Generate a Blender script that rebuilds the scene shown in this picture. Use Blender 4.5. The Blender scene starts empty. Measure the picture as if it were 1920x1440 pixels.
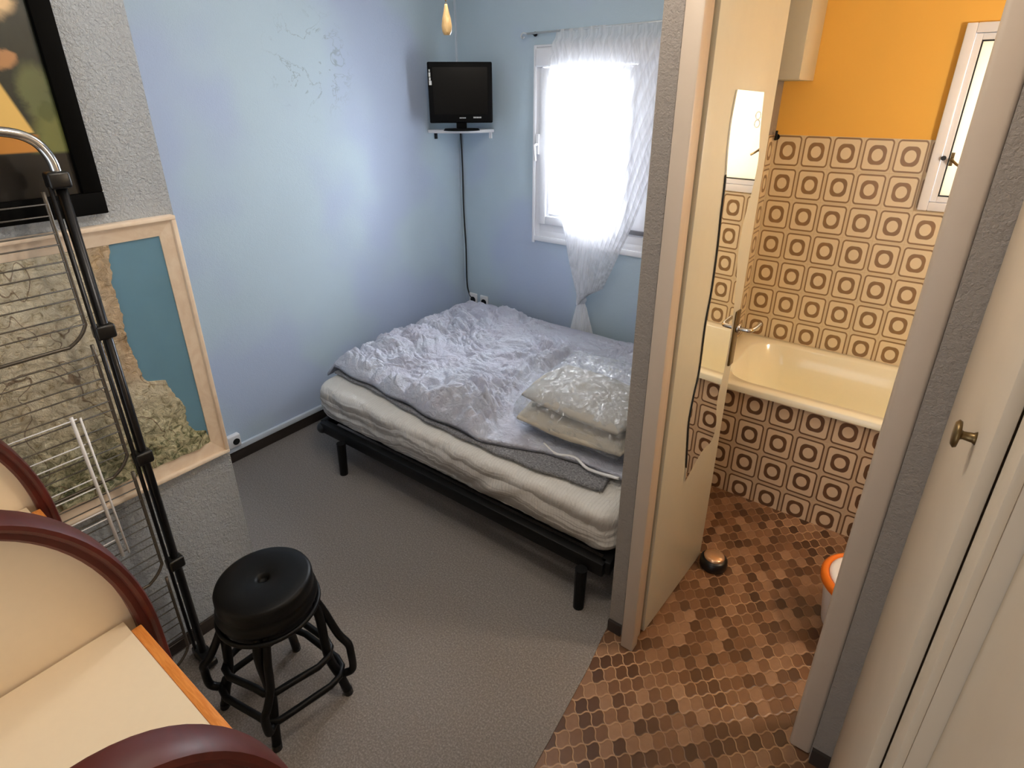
import bpy, bmesh, math, random
from mathutils import Vector, Matrix, noise
from math import pi, sin, cos
random.seed(7)
SC = bpy.context.scene
COL = SC.collection

# ------------------------------------------------------------------ materials
def lin(c):
    return tuple(((v / 255) / 12.92 if v / 255 <= 0.04045 else (((v / 255) + 0.055) / 1.055) ** 2.4) for v in c)

class NT:
    """small node-tree writer"""
    def __init__(s, name):
        s.m = bpy.data.materials.new(name); s.m.use_nodes = True
        s.t = s.m.node_tree; s.b = s.t.nodes['Principled BSDF']; s.out = s.t.nodes['Material Output']
    def n(s, kind, **kw):
        k = s.t.nodes.new(kind)
        for a, v in kw.items(): setattr(k, a, v)
        return k
    def link(s, a, b): s.t.links.new(a, b)
    def val(s, sock, v):
        if hasattr(v, 'is_linked') or isinstance(v, bpy.types.NodeSocket): s.link(v, sock)
        else: sock.default_value = v
    def math(s, op, a, b=0.0, c=None, clamp=False):
        k = s.n('ShaderNodeMath', operation=op, use_clamp=clamp)
        s.val(k.inputs[0], a); s.val(k.inputs[1], b)
        if c is not None: s.val(k.inputs[2], c)
        return k.outputs[0]
    def mix(s, f, a, b):
        k = s.n('ShaderNodeMix', data_type='RGBA')
        s.val(k.inputs[0], f)
        for i, v in ((6, a), (7, b)):
            s.val(k.inputs[i], v if isinstance(v, bpy.types.NodeSocket) else (*v, 1))
        return k.outputs[2]
    def coords(s): return s.n('ShaderNodeTexCoord').outputs['Object']
    def xyz(s, v):
        k = s.n('ShaderNodeSeparateXYZ'); s.link(v, k.inputs[0]); return k.outputs
    def comb(s, x, y, z=0.0):
        k = s.n('ShaderNodeCombineXYZ'); s.val(k.inputs[0], x); s.val(k.inputs[1], y); s.val(k.inputs[2], z); return k.outputs[0]
    def noise(s, vec, scale, detail=3, rough=.55, dist=0.0):
        k = s.n('ShaderNodeTexNoise'); s.link(vec, k.inputs['Vector'])
        k.inputs['Scale'].default_value = scale; k.inputs['Detail'].default_value = detail
        k.inputs['Roughness'].default_value = rough; k.inputs['Distortion'].default_value = dist
        return k.outputs['Fac']
    def ramp(s, f, stops):
        k = s.n('ShaderNodeValToRGB'); s.link(f, k.inputs[0]); e = k.color_ramp.elements
        while len(e) < len(stops): e.new(.5)
        for i, (p, c) in enumerate(stops): e[i].position = p; e[i].color = (*c, 1)
        return k.outputs[0]
    def smooth(s, x, a, b):
        k = s.n('ShaderNodeMapRange', interpolation_type='SMOOTHSTEP')
        s.val(k.inputs[0], x); k.inputs[1].default_value = a; k.inputs[2].default_value = b
        return k.outputs[0]
    def bump(s, h, strength=.3, dist=.01):
        k = s.n('ShaderNodeBump'); k.inputs['Strength'].default_value = strength; k.inputs['Distance'].default_value = dist
        s.link(h, k.inputs['Height']); s.link(k.outputs[0], s.b.inputs['Normal'])
    def base(s, c): s.val(s.b.inputs['Base Color'], c if isinstance(c, bpy.types.NodeSocket) else (*c, 1))
    def set(s, **kw):
        for k, v in kw.items(): s.b.inputs[k.replace('_', ' ')].default_value = v

def plain(name, rgb, rough=.5, metal=0.0, var=.06, scale=30, bump=0.0, bscale=200, coat=0.0, spec=.5):
    t = NT(name); c = lin(rgb); v = t.coords()
    f = t.noise(v, scale)
    t.base(t.mix(f, tuple(x * (1 - var) for x in c), tuple(min(1, x * (1 + var)) for x in c)))
    t.b.inputs['Roughness'].default_value = rough; t.b.inputs['Metallic'].default_value = metal
    t.b.inputs['Specular IOR Level'].default_value = spec
    if coat: t.b.inputs['Coat Weight'].default_value = coat; t.b.inputs['Coat Roughness'].default_value = .08
    if bump: t.bump(t.noise(v, bscale, 2), bump, .004)
    return t.m

def crepi(name, rgb, strength=.5, scale=75, var=.05, dist=.006, big=None, crack=None):
    t = NT(name); v = t.coords(); c = lin(rgb)
    f = t.noise(v, 2.2, 4)
    col = t.mix(f, tuple(x * (1 - var) for x in c), tuple(min(1, x * (1 + var)) for x in c))
    if big: col = t.mix(t.smooth(t.noise(v, 1.3, 2), .42, .62), col, lin(big))
    if crack:
        k1 = t.math('SUBTRACT', 1, t.smooth(t.math('ABSOLUTE', t.math('SUBTRACT', t.noise(v, 4.5, 5, .6, .8), .5)), .002, .011))
        dv = t.n('ShaderNodeVectorMath', operation='DISTANCE'); t.link(v, dv.inputs[0]); dv.inputs[1].default_value = crack
        col = t.mix(t.math('MULTIPLY', t.math('MULTIPLY', k1, t.math('SUBTRACT', 1, t.smooth(dv.outputs['Value'], .12, .36))), .5), col, lin((130, 140, 146)))
    t.base(col); t.b.inputs['Roughness'].default_value = .85
    t.b.inputs['Specular IOR Level'].default_value = .25
    h = t.math('ADD', t.noise(v, scale, 3, .6, .6), t.math('MULTIPLY', t.noise(v, scale * .35, 2), .6))
    t.bump(h, strength, dist)
    return t.m

def tile_mat(name, axis, u0, v0, pu=.141, pv=.1714, face=(226, 210, 178), line=(140, 112, 80), gap=(216, 200, 168)):
    """70s wall tile: rounded square outline, round ring in a rounded frame"""
    t = NT(name); x, y, z = t.xyz(t.coords())
    h = x if axis == 'x' else y
    fu = t.math('SUBTRACT', t.math('FRACT', t.math('ADD', t.math('DIVIDE', t.math('SUBTRACT', h, u0), pu), 100.5)), .5)
    fv = t.math('SUBTRACT', t.math('FRACT', t.math('ADD', t.math('DIVIDE', t.math('SUBTRACT', z, v0), pv), 100.5)), .5)
    def rbox(half, r):
        ax = t.math('MAXIMUM', t.math('SUBTRACT', t.math('ABSOLUTE', fu), half - r), 0)
        ay = t.math('MAXIMUM', t.math('SUBTRACT', t.math('ABSOLUTE', fv), half - r), 0)
        return t.math('SUBTRACT', t.math('SQRT', t.math('ADD', t.math('MULTIPLY', ax, ax), t.math('MULTIPLY', ay, ay))), r)
    d1 = rbox(.43, .10)                       # outer outline
    l1 = t.math('SUBTRACT', 1, t.smooth(t.math('ABSOLUTE', d1), .016, .034))
    d2 = rbox(.275, .19)                        # ring outer border
    d3 = t.math('SUBTRACT', t.math('SQRT', t.math('ADD', t.math('MULTIPLY', fu, fu), t.math('MULTIPLY', fv, fv))), .172)
    ring = t.math('MULTIPLY', t.math('SUBTRACT', 1, t.smooth(d2, -.008, .010)), t.smooth(d3, -.008, .010))
    inside = t.math('SUBTRACT', 1, t.smooth(d1, -.01, .01))
    grout = t.math('SUBTRACT', 1, t.smooth(t.math('MINIMUM', t.math('SUBTRACT', .5, t.math('ABSOLUTE', fu)), t.math('SUBTRACT', .5, t.math('ABSOLUTE', fv))), .004, .014))
    col = t.mix(inside, lin(gap), lin(face))
    col = t.mix(l1, col, lin(line))
    col = t.mix(ring, col, lin(line))
    col = t.mix(t.math('MULTIPLY', grout, .35), col, lin((196, 170, 130)))
    t.base(col); t.b.inputs['Roughness'].default_value = .28
    t.bump(t.math('SUBTRACT', 1, grout), .35, .002)
    return t.m

def floor_tile_mat():
    t = NT('brown_mosaic_tile'); x, y, z = t.xyz(t.coords())
    s = .7071
    a = t.math('DIVIDE', t.math('MULTIPLY', t.math('ADD', x, y), s), .046)
    b = t.math('DIVIDE', t.math('MULTIPLY', t.math('SUBTRACT', y, x), s), .052)
    # ogee edges: each grid line bends as a wave
    b2 = t.math('ADD', b, t.math('MULTIPLY', t.math('SINE', t.math('MULTIPLY', a, 2 * pi)), .07))
    a2 = t.math('ADD', a, t.math('MULTIPLY', t.math('SINE', t.math('MULTIPLY', b, 2 * pi)), .07))
    row = t.math('FLOOR', b2)
    fa, fb = t.math('FRACT', a2), t.math('FRACT', b2)
    da = t.math('MINIMUM', fa, t.math('SUBTRACT', 1, fa)); db = t.math('MINIMUM', fb, t.math('SUBTRACT', 1, fb))
    d = t.math('MINIMUM', t.math('MULTIPLY', da, 1.25), db)
    wn = t.n('ShaderNodeTexWhiteNoise', noise_dimensions='3D'); t.link(t.comb(t.math('FLOOR', a2), row), wn.inputs[0])
    cell = wn.outputs['Value']
    col = t.ramp(cell, [(0, lin((70, 46, 32))), (.35, lin((106, 74, 52))), (.7, lin((134, 98, 72))), (1, lin((164, 128, 100)))])
    nz = t.noise(t.coords(), 45, 4)
    col = t.mix(t.math('MULTIPLY', nz, .45), col, lin((86, 58, 40)))
    g = t.math('SUBTRACT', 1, t.smooth(d, .02, .07))
    col = t.mix(t.math('MULTIPLY', t.math('MULTIPLY', g, t.math('ADD', .35, t.smooth(t.noise(t.coords(), 2.5, 2), .45, .65))), .7), col, lin((186, 150, 114)))
    t.base(col); t.b.inputs['Roughness'].default_value = .33
    h = t.math('ADD', t.smooth(d, .0, .12), t.math('MULTIPLY', nz, .25))
    t.bump(h, .45, .003)
    return t.m

def carpet_mat():
    t = NT('grey_brown_carpet'); v = t.coords()
    f = t.noise(v, 150, 5, .75); g = t.noise(v, 3, 3)
    c = t.ramp(f, [(.25, lin((98, 95, 93))), (.5, lin((134, 129, 126))), (.72, lin((178, 172, 168)))])
    c = t.mix(t.math('MULTIPLY', g, .3), c, lin((140, 126, 116)))
    t.base(c); t.b.inputs['Roughness'].default_value = .95; t.b.inputs['Specular IOR Level'].default_value = .1
    t.bump(f, .5, .006)
    return t.m

def sheer_mat(name, rgb, transp, scale=(90, 1)):
    t = NT(name); v = t.coords(); x, y, z = t.xyz(v)
    t.t.nodes.remove(t.b)
    d = t.n('ShaderNodeBsdfDiffuse'); d.inputs[0].default_value = (*lin(rgb), 1)
    tl = t.n('ShaderNodeBsdfTranslucent'); tl.inputs[0].default_value = (*lin(rgb), 1)
    tr = t.n('ShaderNodeBsdfTransparent')
    m1 = t.n('ShaderNodeMixShader'); m1.inputs[0].default_value = .55; t.link(d.outputs[0], m1.inputs[1]); t.link(tl.outputs[0], m1.inputs[2])
    wv = t.noise(t.comb(t.math('MULTIPLY', x, 60), y, t.math('MULTIPLY', z, 3)), 1.5, 4)
    fac = t.math('ADD', t.math('MULTIPLY', t.smooth(wv, .3, .7), -.22), transp + .11, clamp=True)
    m2 = t.n('ShaderNodeMixShader'); t.link(fac, m2.inputs[0]); t.link(m1.outputs[0], m2.inputs[1]); t.link(tr.outputs[0], m2.inputs[2])
    t.link(m2.outputs[0], t.out.inputs[0])
    return t.m

def glass_mat(name, tint=(255, 255, 255), gloss=.12, rough=.02):
    t = NT(name); t.t.nodes.remove(t.b)
    tr = t.n('ShaderNodeBsdfTransparent'); tr.inputs[0].default_value = (*lin(tint), 1)
    g = t.n('ShaderNodeBsdfGlossy'); g.inputs['Roughness'].default_value = rough
    fr = t.n('ShaderNodeLayerWeight'); fr.inputs[0].default_value = .25
    f = t.math('ADD', t.math('MULTIPLY', fr.outputs['Fresnel'], .6), gloss * .3, clamp=True)
    m = t.n('ShaderNodeMixShader'); t.link(f, m.inputs[0]); t.link(tr.outputs[0], m.inputs[1]); t.link(g.outputs[0], m.inputs[2])
    t.link(m.outputs[0], t.out.inputs[0])
    return t.m

def plastic_film_mat():
    t = NT('clear_plastic_film'); v = t.coords(); t.t.nodes.remove(t.b)
    tr = t.n('ShaderNodeBsdfTransparent'); tr.inputs[0].default_value = (.93, .94, .95, 1)
    g = t.n('ShaderNodeBsdfGlossy'); g.inputs['Roughness'].default_value = .16
    df = t.n('ShaderNodeBsdfDiffuse'); df.inputs[0].default_value = (.8, .82, .84, 1)
    bp = t.n('ShaderNodeBump'); bp.inputs['Strength'].default_value = .6; bp.inputs['Distance'].default_value = .02
    t.link(t.noise(v, 38, 4, .6, 1.5), bp.inputs['Height']); t.link(bp.outputs[0], g.inputs['Normal'])
    m0 = t.n('ShaderNodeMixShader'); m0.inputs[0].default_value = .25; t.link(g.outputs[0], m0.inputs[1]); t.link(df.outputs[0], m0.inputs[2])
    f = t.math('ADD', t.math('MULTIPLY', t.smooth(t.noise(v, 14, 4, .6, 2.0), .45, .75), .45), .16)
    m = t.n('ShaderNodeMixShader'); t.link(f, m.inputs[0]); t.link(tr.outputs[0], m.inputs[1]); t.link(m0.outputs[0], m.inputs[2])
    t.link(m.outputs[0], t.out.inputs[0])
    return t.m

def wood_mat(name, c1, c2, rough=.3, scale=14, stretch=(1, 12, 12), coat=0.0):
    t = NT(name); x, y, z = t.xyz(t.coords())
    v = t.comb(t.math('MULTIPLY', x, stretch[0]), t.math('MULTIPLY', y, stretch[1]), t.math('MULTIPLY', z, stretch[2]))
    f = t.noise(v, scale, 5, .6, 1.0)
    t.base(t.mix(t.smooth(f, .3, .7), lin(c1), lin(c2))); t.b.inputs['Roughness'].default_value = rough
    if coat: t.b.inputs['Coat Weight'].default_value = coat; t.b.inputs['Coat Roughness'].default_value = .1
    return t.m

def stripes_mat():
    """cream fitted sheet with faint woven stripes"""
    t = NT('cream_striped_sheet'); v = t.coords(); x, y, z = t.xyz(v)
    w = t.math('SINE', t.math('MULTIPLY', t.math('ADD', x, t.math('MULTIPLY', t.noise(v, 3, 2), .05)), 420))
    f = t.math('MULTIPLY', t.smooth(w, .2, .9), .14)
    c = t.mix(f, lin((230, 227, 221)), lin((172, 168, 162)))
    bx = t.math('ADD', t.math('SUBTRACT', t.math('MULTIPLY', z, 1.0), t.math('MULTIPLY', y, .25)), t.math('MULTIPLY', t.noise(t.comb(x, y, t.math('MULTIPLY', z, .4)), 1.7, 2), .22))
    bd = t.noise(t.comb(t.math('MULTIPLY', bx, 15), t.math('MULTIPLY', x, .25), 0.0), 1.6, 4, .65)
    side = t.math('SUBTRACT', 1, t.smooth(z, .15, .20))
    c = t.mix(t.math('MULTIPLY', t.math('MULTIPLY', t.smooth(bd, .42, .56), side), .85), c, lin((142, 134, 126)))  # taupe side bands: sheet stripes, broadened to paint in the dark shading
    t.base(c); t.b.inputs['Roughness'].default_value = .9; t.b.inputs['Specular IOR Level'].default_value = .15
    t.bump(t.noise(t.comb(t.math('MULTIPLY', x, 2.0), y, t.math('MULTIPLY', z, .7)), 16, 4, .6, 1.2), .6, .02)
    return t.m

M = {}
M['blue'] = crepi('pale_blue_plaster', (186, 204, 216), .3, 150, .05, .004, big=(180, 194, 218), crack=(-3.06, 2.2, 2.18))
M['grey'] = crepi('grey_rough_plaster', (184, 192, 202), 1.0, 110, .05, .010)
M['taupe'] = crepi('taupe_rough_plaster', (150, 142, 135), .9, 120, .05, .006)
M['orange'] = crepi('orange_paint', (240, 188, 92), .08, 150, .04, .003)
M['ceil'] = plain('white_ceiling', (226, 222, 214), .9)
M['carpet'] = carpet_mat()
M['ftile'] = floor_tile_mat()
M['tile_back'] = tile_mat('patterned_wall_tile', 'x', -.760, 1.732)
M['tile_side'] = tile_mat('patterned_side_tile', 'y', 3.44, 1.732)
M['tile_panel'] = tile_mat('patterned_panel_tile', 'x', -.541, .557)
M['cream'] = plain('cream_gloss_paint', (198, 194, 176), .35, var=.03, bump=.05, bscale=60)
M['casing'] = plain('beige_painted_casing', (190, 174, 157), .45, var=.03)
M['closet'] = plain('beige_closet_paint', (206, 190, 168), .5, var=.04, scale=8, bump=.06, bscale=90)
M['white'] = plain('white_plastic', (236, 236, 238), .35, var=.02)
M['pvc'] = plain('white_window_frame', (240, 241, 246), .3, var=.02)
M['enamel'] = plain('cream_enamel', (244, 238, 212), .14, var=.02, coat=.4)
M['black'] = plain('black_lacquer', (17, 17, 18), .32, var=.1)
M['stoolblack'] = plain('matt_black_lacquer', (5, 5, 6), .45, var=.1, spec=.22)
M['blackmetal'] = plain('black_metal', (9, 9, 10), .5, var=.1, spec=.25)
M['blackplastic'] = plain('black_plastic', (14, 14, 15), .35, var=.1)
M['screen'] = plain('dark_screen', (3, 3, 4), .3, spec=.15, var=.05)
M['tvblack'] = plain('dark_tv_plastic', (4, 4, 5), .5, var=.1, spec=.12)
M['silver'] = plain('silver_marks', (210, 214, 216), .3, metal=.3)
M['chrome'] = plain('chrome', (205, 206, 208), .15, metal=1.0, var=.03)
M['gunmetal'] = plain('grey_steel_tube', (52, 52, 54), .3, metal=.9, var=.08)
M['wire'] = plain('grey_wire', (96, 90, 82), .35, metal=.6, var=.05)
M['brass'] = plain('aged_brass', (112, 92, 60), .35, metal=.8, var=.1)
M['mahog'] = wood_mat('mahogany', (70, 20, 12), (88, 27, 17), .45, 4, (1, 3, 3))
M['orangewood'] = wood_mat('orange_wood_edge', (216, 128, 52), (236, 156, 78), .4, 10, (2, 20, 20))
M['laminate'] = plain('cream_laminate', (248, 228, 196), .42, var=.02, scale=60)
M['mapframe'] = wood_mat('beige_wood_frame', (234, 214, 192), (244, 228, 208), .55, 8, (10, 2, 2))
M['sheet'] = stripes_mat()
M['curtain'] = sheer_mat('white_sheer_curtain', (252, 252, 254), .36)
M['curtain_tail'] = sheer_mat('white_gathered_sheer', (253, 253, 254), .04)
M['glass'] = glass_mat('window_glass')
M['film'] = plastic_film_mat()
M['darkbase'] = plain('dark_brown_baseboard', (52, 44, 40), .5, var=.1)
M['trunk'] = plain('pale_trunking', (206, 216, 228), .5, var=.03)
M['pillow'] = plain('beige_pillow_fabric', (206, 196, 178), .9, var=.05, bump=.2, bscale=300)
M['pillowgrey'] = plain('grey_beige_pillow_fabric', (172, 166, 156), .9, var=.08, bump=.2, bscale=300)
M['greycloth'] = plain('grey_cloth', (120, 118, 124), .9, var=.06)
M['acorn'] = wood_mat('pale_turned_wood', (206, 168, 112), (228, 196, 144), .4, 20, (6, 6, 1))
M['orangeplastic'] = plain('orange_plastic', (240, 124, 34), .35, var=.04)
M['cap'] = plain('copper_steel_cap', (226, 184, 146), .22, metal=.7)
M['water'] = plain('teal_map_sea', (100, 146, 176), .55, var=.10, scale=7)
M['shutter'] = plain('grey_bar', (110, 110, 116), .4)
M['cable'] = plain('black_cable', (20, 22, 28), .5)

def duvet_mat():
    t = NT('white_lilac_duvet'); v = t.coords()
    f = t.noise(v, 4.5, 4, .6, .8)
    c = t.mix(t.smooth(f, .35, .65), lin((226, 231, 246)), lin((220, 221, 238)))
    g = t.smooth(t.noise(v, 13, 4, .65, 1.5), .60, .72)
    c = t.mix(t.math('MULTIPLY', g, .45), c, lin((150, 154, 180)))
    t.base(c); t.b.inputs['Roughness'].default_value = .95; t.b.inputs['Specular IOR Level'].default_value = .1
    t.b.inputs['Sheen Weight'].default_value = .2
    t.bump(t.noise(v, 24, 6, .68, 1.6), 1.0, .028)
    return t.m
M['duvet'] = duvet_mat()

def throw_mat():
    t = NT('grey_fluffy_fleece'); v = t.coords()
    f = t.noise(v, 120, 4, .7, .5)
    t.base(t.ramp(f, [(.3, lin((92, 92, 96))), (.55, lin((150, 150, 154))), (.75, lin((198, 198, 200)))]))
    t.b.inputs['Roughness'].default_value = 1; t.bump(f, .8, .01)
    return t.m
M['throw'] = throw_mat()

def land_mat():
    t = NT('relief_map_land'); v = t.coords(); x, y, z = t.xyz(v)
    n1 = t.noise(v, 9, 5, .65, .6); n2 = t.noise(v, 38, 5, .7, 1.2)
    c = t.ramp(n2, [(.25, lin((128, 112, 80))), (.38, lin((206, 194, 162))), (.48, lin((240, 232, 208))), (.75, lin((250, 244, 222)))])
    low = t.math('SUBTRACT', 1, t.smooth(z, .86, 1.16))           # greener hills at the bottom of the sheet
    c2 = t.ramp(n2, [(.3, lin((54, 62, 40))), (.42, lin((128, 134, 98))), (.54, lin((214, 212, 176))), (.74, lin((244, 238, 208)))])
    c = t.mix(low, c, c2)
    c = t.mix(t.math('MULTIPLY', t.smooth(n1, .58, .70), .35), c, lin((196, 164, 122)))
    coast = t.smooth(y, .54, .60)
    c = t.mix(t.math('MULTIPLY', t.math('MULTIPLY', coast, t.smooth(z, 1.10, 1.2)), .55), c, lin((198, 158, 116)))
    roads = t.math('ABSOLUTE', t.math('SUBTRACT', t.noise(v, 5, 2, .4, 1.0), .5))
    c = t.mix(t.math('MULTIPLY', t.math('SUBTRACT', 1, t.smooth(roads, .002, .008)), .7), c, lin((112, 78, 48)))
    t.base(c); t.b.inputs['Roughness'].default_value = .5
    t.bump(n2, 1.0, .02)
    return t.m
M['land'] = land_mat()

def painting_mat():
    """soft generic picture: dark ground, pale and ochre patches, a green bush"""
    t = NT('dark_painting'); v = t.coords(); x, y, z = t.xyz(v)
    n = t.noise(v, 18, 4, .6, .5); nn = t.math('MULTIPLY', t.math('SUBTRACT', n, .5), .05)
    def blob(cy, cz, ry, rz, s0=.55, s1=1.15):
        a = t.math('DIVIDE', t.math('ADD', t.math('SUBTRACT', y, cy), nn), ry); b = t.math('DIVIDE', t.math('ADD', t.math('SUBTRACT', z, cz), nn), rz)
        return t.math('SUBTRACT', 1, t.smooth(t.math('SQRT', t.math('ADD', t.math('MULTIPLY', a, a), t.math('MULTIPLY', b, b))), s0, s1))
    c = t.mix(n, lin((16, 22, 18)), lin((44, 52, 44)))
    c = t.mix(blob(.575, 2.03, .045, .075), c, lin((96, 104, 68)))
    c = t.mix(t.math('MULTIPLY', blob(.60, 1.90, .07, .10), .9), c, lin((118, 124, 70)))
    c = t.mix(t.math('MULTIPLY', blob(.585, 1.98, .02, .03), .6), c, lin((70, 84, 44)))
    # ochre slanted panel on the left
    e = t.math('SUBTRACT', t.math('ADD', t.math('MULTIPLY', t.math('SUBTRACT', 2.06, z), .33), .498), y)
    k = t.math('MULTIPLY', t.smooth(e, -.004, .006), t.math('MULTIPLY', t.smooth(z, 1.925, 1.93), t.math('SUBTRACT', 1, t.smooth(z, 2.06, 2.07))))
    c = t.mix(k, c, lin((232, 194, 112)))
    c = t.mix(t.math('MULTIPLY', t.math('SUBTRACT', 1, t.smooth(z, 1.92, 1.926)), t.math('MULTIPLY', t.smooth(z, 1.875, 1.882), t.math('SUBTRACT', 1, t.smooth(y, .535, .555)))), c, lin((196, 134, 60)))
    c = t.mix(blob(.52, 2.105, .035, .024), c, lin((176, 130, 88)))
    c = t.mix(blob(.54, 2.25, .05, .055), c, lin((228, 196, 150)))
    c = t.mix(t.math('SUBTRACT', 1, t.smooth(z, 1.868, 1.88)), c, lin((16, 14, 14)))
    t.base(c); t.b.inputs['Roughness'].default_value = .35
    return t.m
M['painting'] = painting_mat()
M['frameblack'] = plain('matt_black_frame', (4, 4, 4), .7, var=.1, spec=.08)

# ------------------------------------------------------------------ mesh helpers
def box(bm, x0, x1, y0, y1, z0, z1):
    r = bmesh.ops.create_cube(bm, size=1.0)['verts']
    for v in r:
        v.co = Vector((x0 + (v.co.x + .5) * (x1 - x0), y0 + (v.co.y + .5) * (y1 - y0), z0 + (v.co.z + .5) * (z1 - z0)))
    return r

def tube(bm, pts, r, n=10, closed=False, caps=True):
    pts = [Vector(p) for p in pts]; N = len(pts); rings = []
    rr = r if isinstance(r, (list, tuple)) else [r] * N
    up = None
    for i, p in enumerate(pts):
        a = pts[(i - 1) % N] if (closed or i) else p; b = pts[(i + 1) % N] if (closed or i < N - 1) else p
        t = (b - a).normalized()
        if up is None:
            up = t.orthogonal().normalized()
        else:
            up = (up - t * up.dot(t))
            up = up.normalized() if up.length > 1e-6 else t.orthogonal().normalized()
        s = t.cross(up)
        rings.append([bm.verts.new(p + (up * cos(2 * pi * k / n) + s * sin(2 * pi * k / n)) * rr[i]) for k in range(n)])
    for i in range(N if closed else N - 1):
        A, B = rings[i], rings[(i + 1) % N]
        off = 0
        if closed and i == N - 1:
            off = min(range(n), key=lambda o: (A[0].co - B[o].co).length)
        for k in range(n):
            bm.faces.new((A[k], A[(k + 1) % n], B[(k + 1 + off) % n], B[(k + off) % n]))
    if caps and not closed:
        bm.faces.new(rings[0][::-1]); bm.faces.new(rings[-1])

def lathe(bm, prof, c=(0, 0, 0), n=40, axis=None):
    """prof: (radius, height) list; axis: Matrix for other directions"""
    rings = []; c = Vector(c)
    for r, h in prof:
        if r < 1e-6:
            p = Vector((0, 0, h)); rings.append([bm.verts.new(c + (axis @ p if axis else p))])
        else:
            ring = []
            for k in range(n):
                p = Vector((r * cos(2 * pi * k / n), r * sin(2 * pi * k / n), h)); ring.append(bm.verts.new(c + (axis @ p if axis else p)))
            rings.append(ring)
    for A, B in zip(rings, rings[1:]):
        if len(A) == 1 and len(B) == 1: continue
        for k in range(n):
            k2 = (k + 1) % n
            if len(A) == 1: bm.faces.new((A[0], B[k2], B[k]))
            elif len(B) == 1: bm.faces.new((A[k], A[k2], B[0]))
            else: bm.faces.new((A[k], A[k2], B[k2], B[k]))

def prism(bm, poly, f0, f1):
    """poly of 2d points; f0/f1 map a 2d point to 3d for both caps"""
    A = [bm.verts.new(f0(*p)) for p in poly]; B = [bm.verts.new(f1(*p)) for p in poly]
    n = len(poly)
    for k in range(n): bm.faces.new((A[k], A[(k + 1) % n], B[(k + 1) % n], B[k]))
    bm.faces.new(A[::-1]); bm.faces.new(B)

def smooth_closed(P, k=6):
    out = []; n = len(P)
    for i in range(n):
        a, b, c, d = (Vector(P[(i + j) % n]) for j in (-1, 0, 1, 2))
        for s in range(k):
            t = s / k
            out.append(.5 * ((2 * b) + (c - a) * t + (2 * a - 5 * b + 4 * c - d) * t * t + (3 * b - a - 3 * c + d) * t ** 3))
    return out

def smooth_open(P, k=8):
    P = [Vector(p) for p in P]; out = []
    for i in range(len(P) - 1):
        a, b, c, d = P[max(i - 1, 0)], P[i], P[i + 1], P[min(i + 2, len(P) - 1)]
        for s in range(k):
            t = s / k
            out.append(.5 * ((2 * b) + (c - a) * t + (2 * a - 5 * b + 4 * c - d) * t * t + (3 * b - a - 3 * c + d) * t ** 3))
    out.append(P[-1]); return out

def obj(name, bm, mat, parent=None, smooth=False, bevel=0.0, seg=2, recalc=True, keep=False):
    if recalc: bmesh.ops.recalc_face_normals(bm, faces=bm.faces)
    if parent is not None and not keep:
        loc = Vector((0, 0, 0)); p = parent
        while p is not None: loc += p.location; p = p.parent
        bmesh.ops.translate(bm, verts=bm.verts, vec=-loc)
    me = bpy.data.meshes.new(name); bm.to_mesh(me); bm.free()
    me.materials.append(M[mat] if isinstance(mat, str) else mat)
    if smooth: me.polygons.foreach_set('use_smooth', [True] * len(me.polygons))
    o = bpy.data.objects.new(name, me); COL.objects.link(o)
    if parent is not None: o.parent = parent
    if bevel:
        b = o.modifiers.new('bevel', 'BEVEL'); b.width = bevel; b.segments = seg; b.limit_method = 'ANGLE'; b.angle_limit = .6
        b.harden_normals = False
        me.polygons.foreach_set('use_smooth', [True] * len(me.polygons))
        e = o.modifiers.new('edges', 'EDGE_SPLIT'); e.split_angle = .7
    return o

def B(): return bmesh.new()
def boxes(*bs):
    bm = B()
    for b in bs: box(bm, *b)
    return bm

def thing(name, label, cat, loc=(0, 0, 0), group=None):
    o = bpy.data.objects.new(name, None); COL.objects.link(o); o.location = loc; o.empty_display_size = .1
    o['label'] = label; o['category'] = cat
    if group: o['group'] = group
    return o

def tag(o, label, cat, group=None):
    o['label'] = label; o['category'] = cat
    if group: o['group'] = group
    return o

def struct(name, bm, mat, parent=None, **kw):
    o = obj(name, bm, mat, parent, **kw)
    if parent is None: o['kind'] = 'structure'
    return o

def sroot(name, loc=(0, 0, 0)):
    o = bpy.data.objects.new(name, None); COL.objects.link(o); o.location = loc; o['kind'] = 'structure'; return o

# ------------------------------------------------------------------ room measures
LW, BW, GX, GY = -3.06, 3.43, -2.02, .848
YA, YB = 3.519, 2.78           # bathroom back wall, tub panel
CZ = 2.95
DT = 2.42                      # door opening height

# floor
bm = B()
seam = [(-.71, 1.60), (-.707, 1.554), (-.683, 1.395), (-.655, 1.087), (-.647, .972), (-.62, .3), (-.60, -1.6)]
A = [(-3.2, 3.5), (-.70, 3.5)] + seam + [(-3.2, -1.6)]
prism(bm, A, lambda x, y: Vector((x, y, -.06)), lambda x, y: Vector((x, y, 0)))
struct('floor', bm, 'carpet')
bm = B()
T = [(-.70, 3.7), (1.2, 3.7), (1.2, -1.6)] + seam[::-1]
prism(bm, T, lambda x, y: Vector((x, y, -.06)), lambda x, y: Vector((x, y, -.004)))
struct('floor_tiles', bm, 'ftile')

# walls
struct('wall_left', boxes((LW - .12, LW, -1.6, BW + .2, -.05, CZ)), 'blue')
WX0, WX1, WZ0, WZ1 = -2.36, -1.22, 1.07, 2.30
struct('wall_back', boxes((LW, WX0, BW, BW + .2, -.05, CZ), (WX1, -.93, BW, BW + .2, -.05, CZ), (WX0, WX1, BW, BW + .2, -.05, WZ0), (WX0, WX1, BW, BW + .2, WZ1, CZ)), 'blue')
struct('wall_grey', boxes((LW, GX, -1.6, GY, -.05, CZ)), 'grey')
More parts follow.
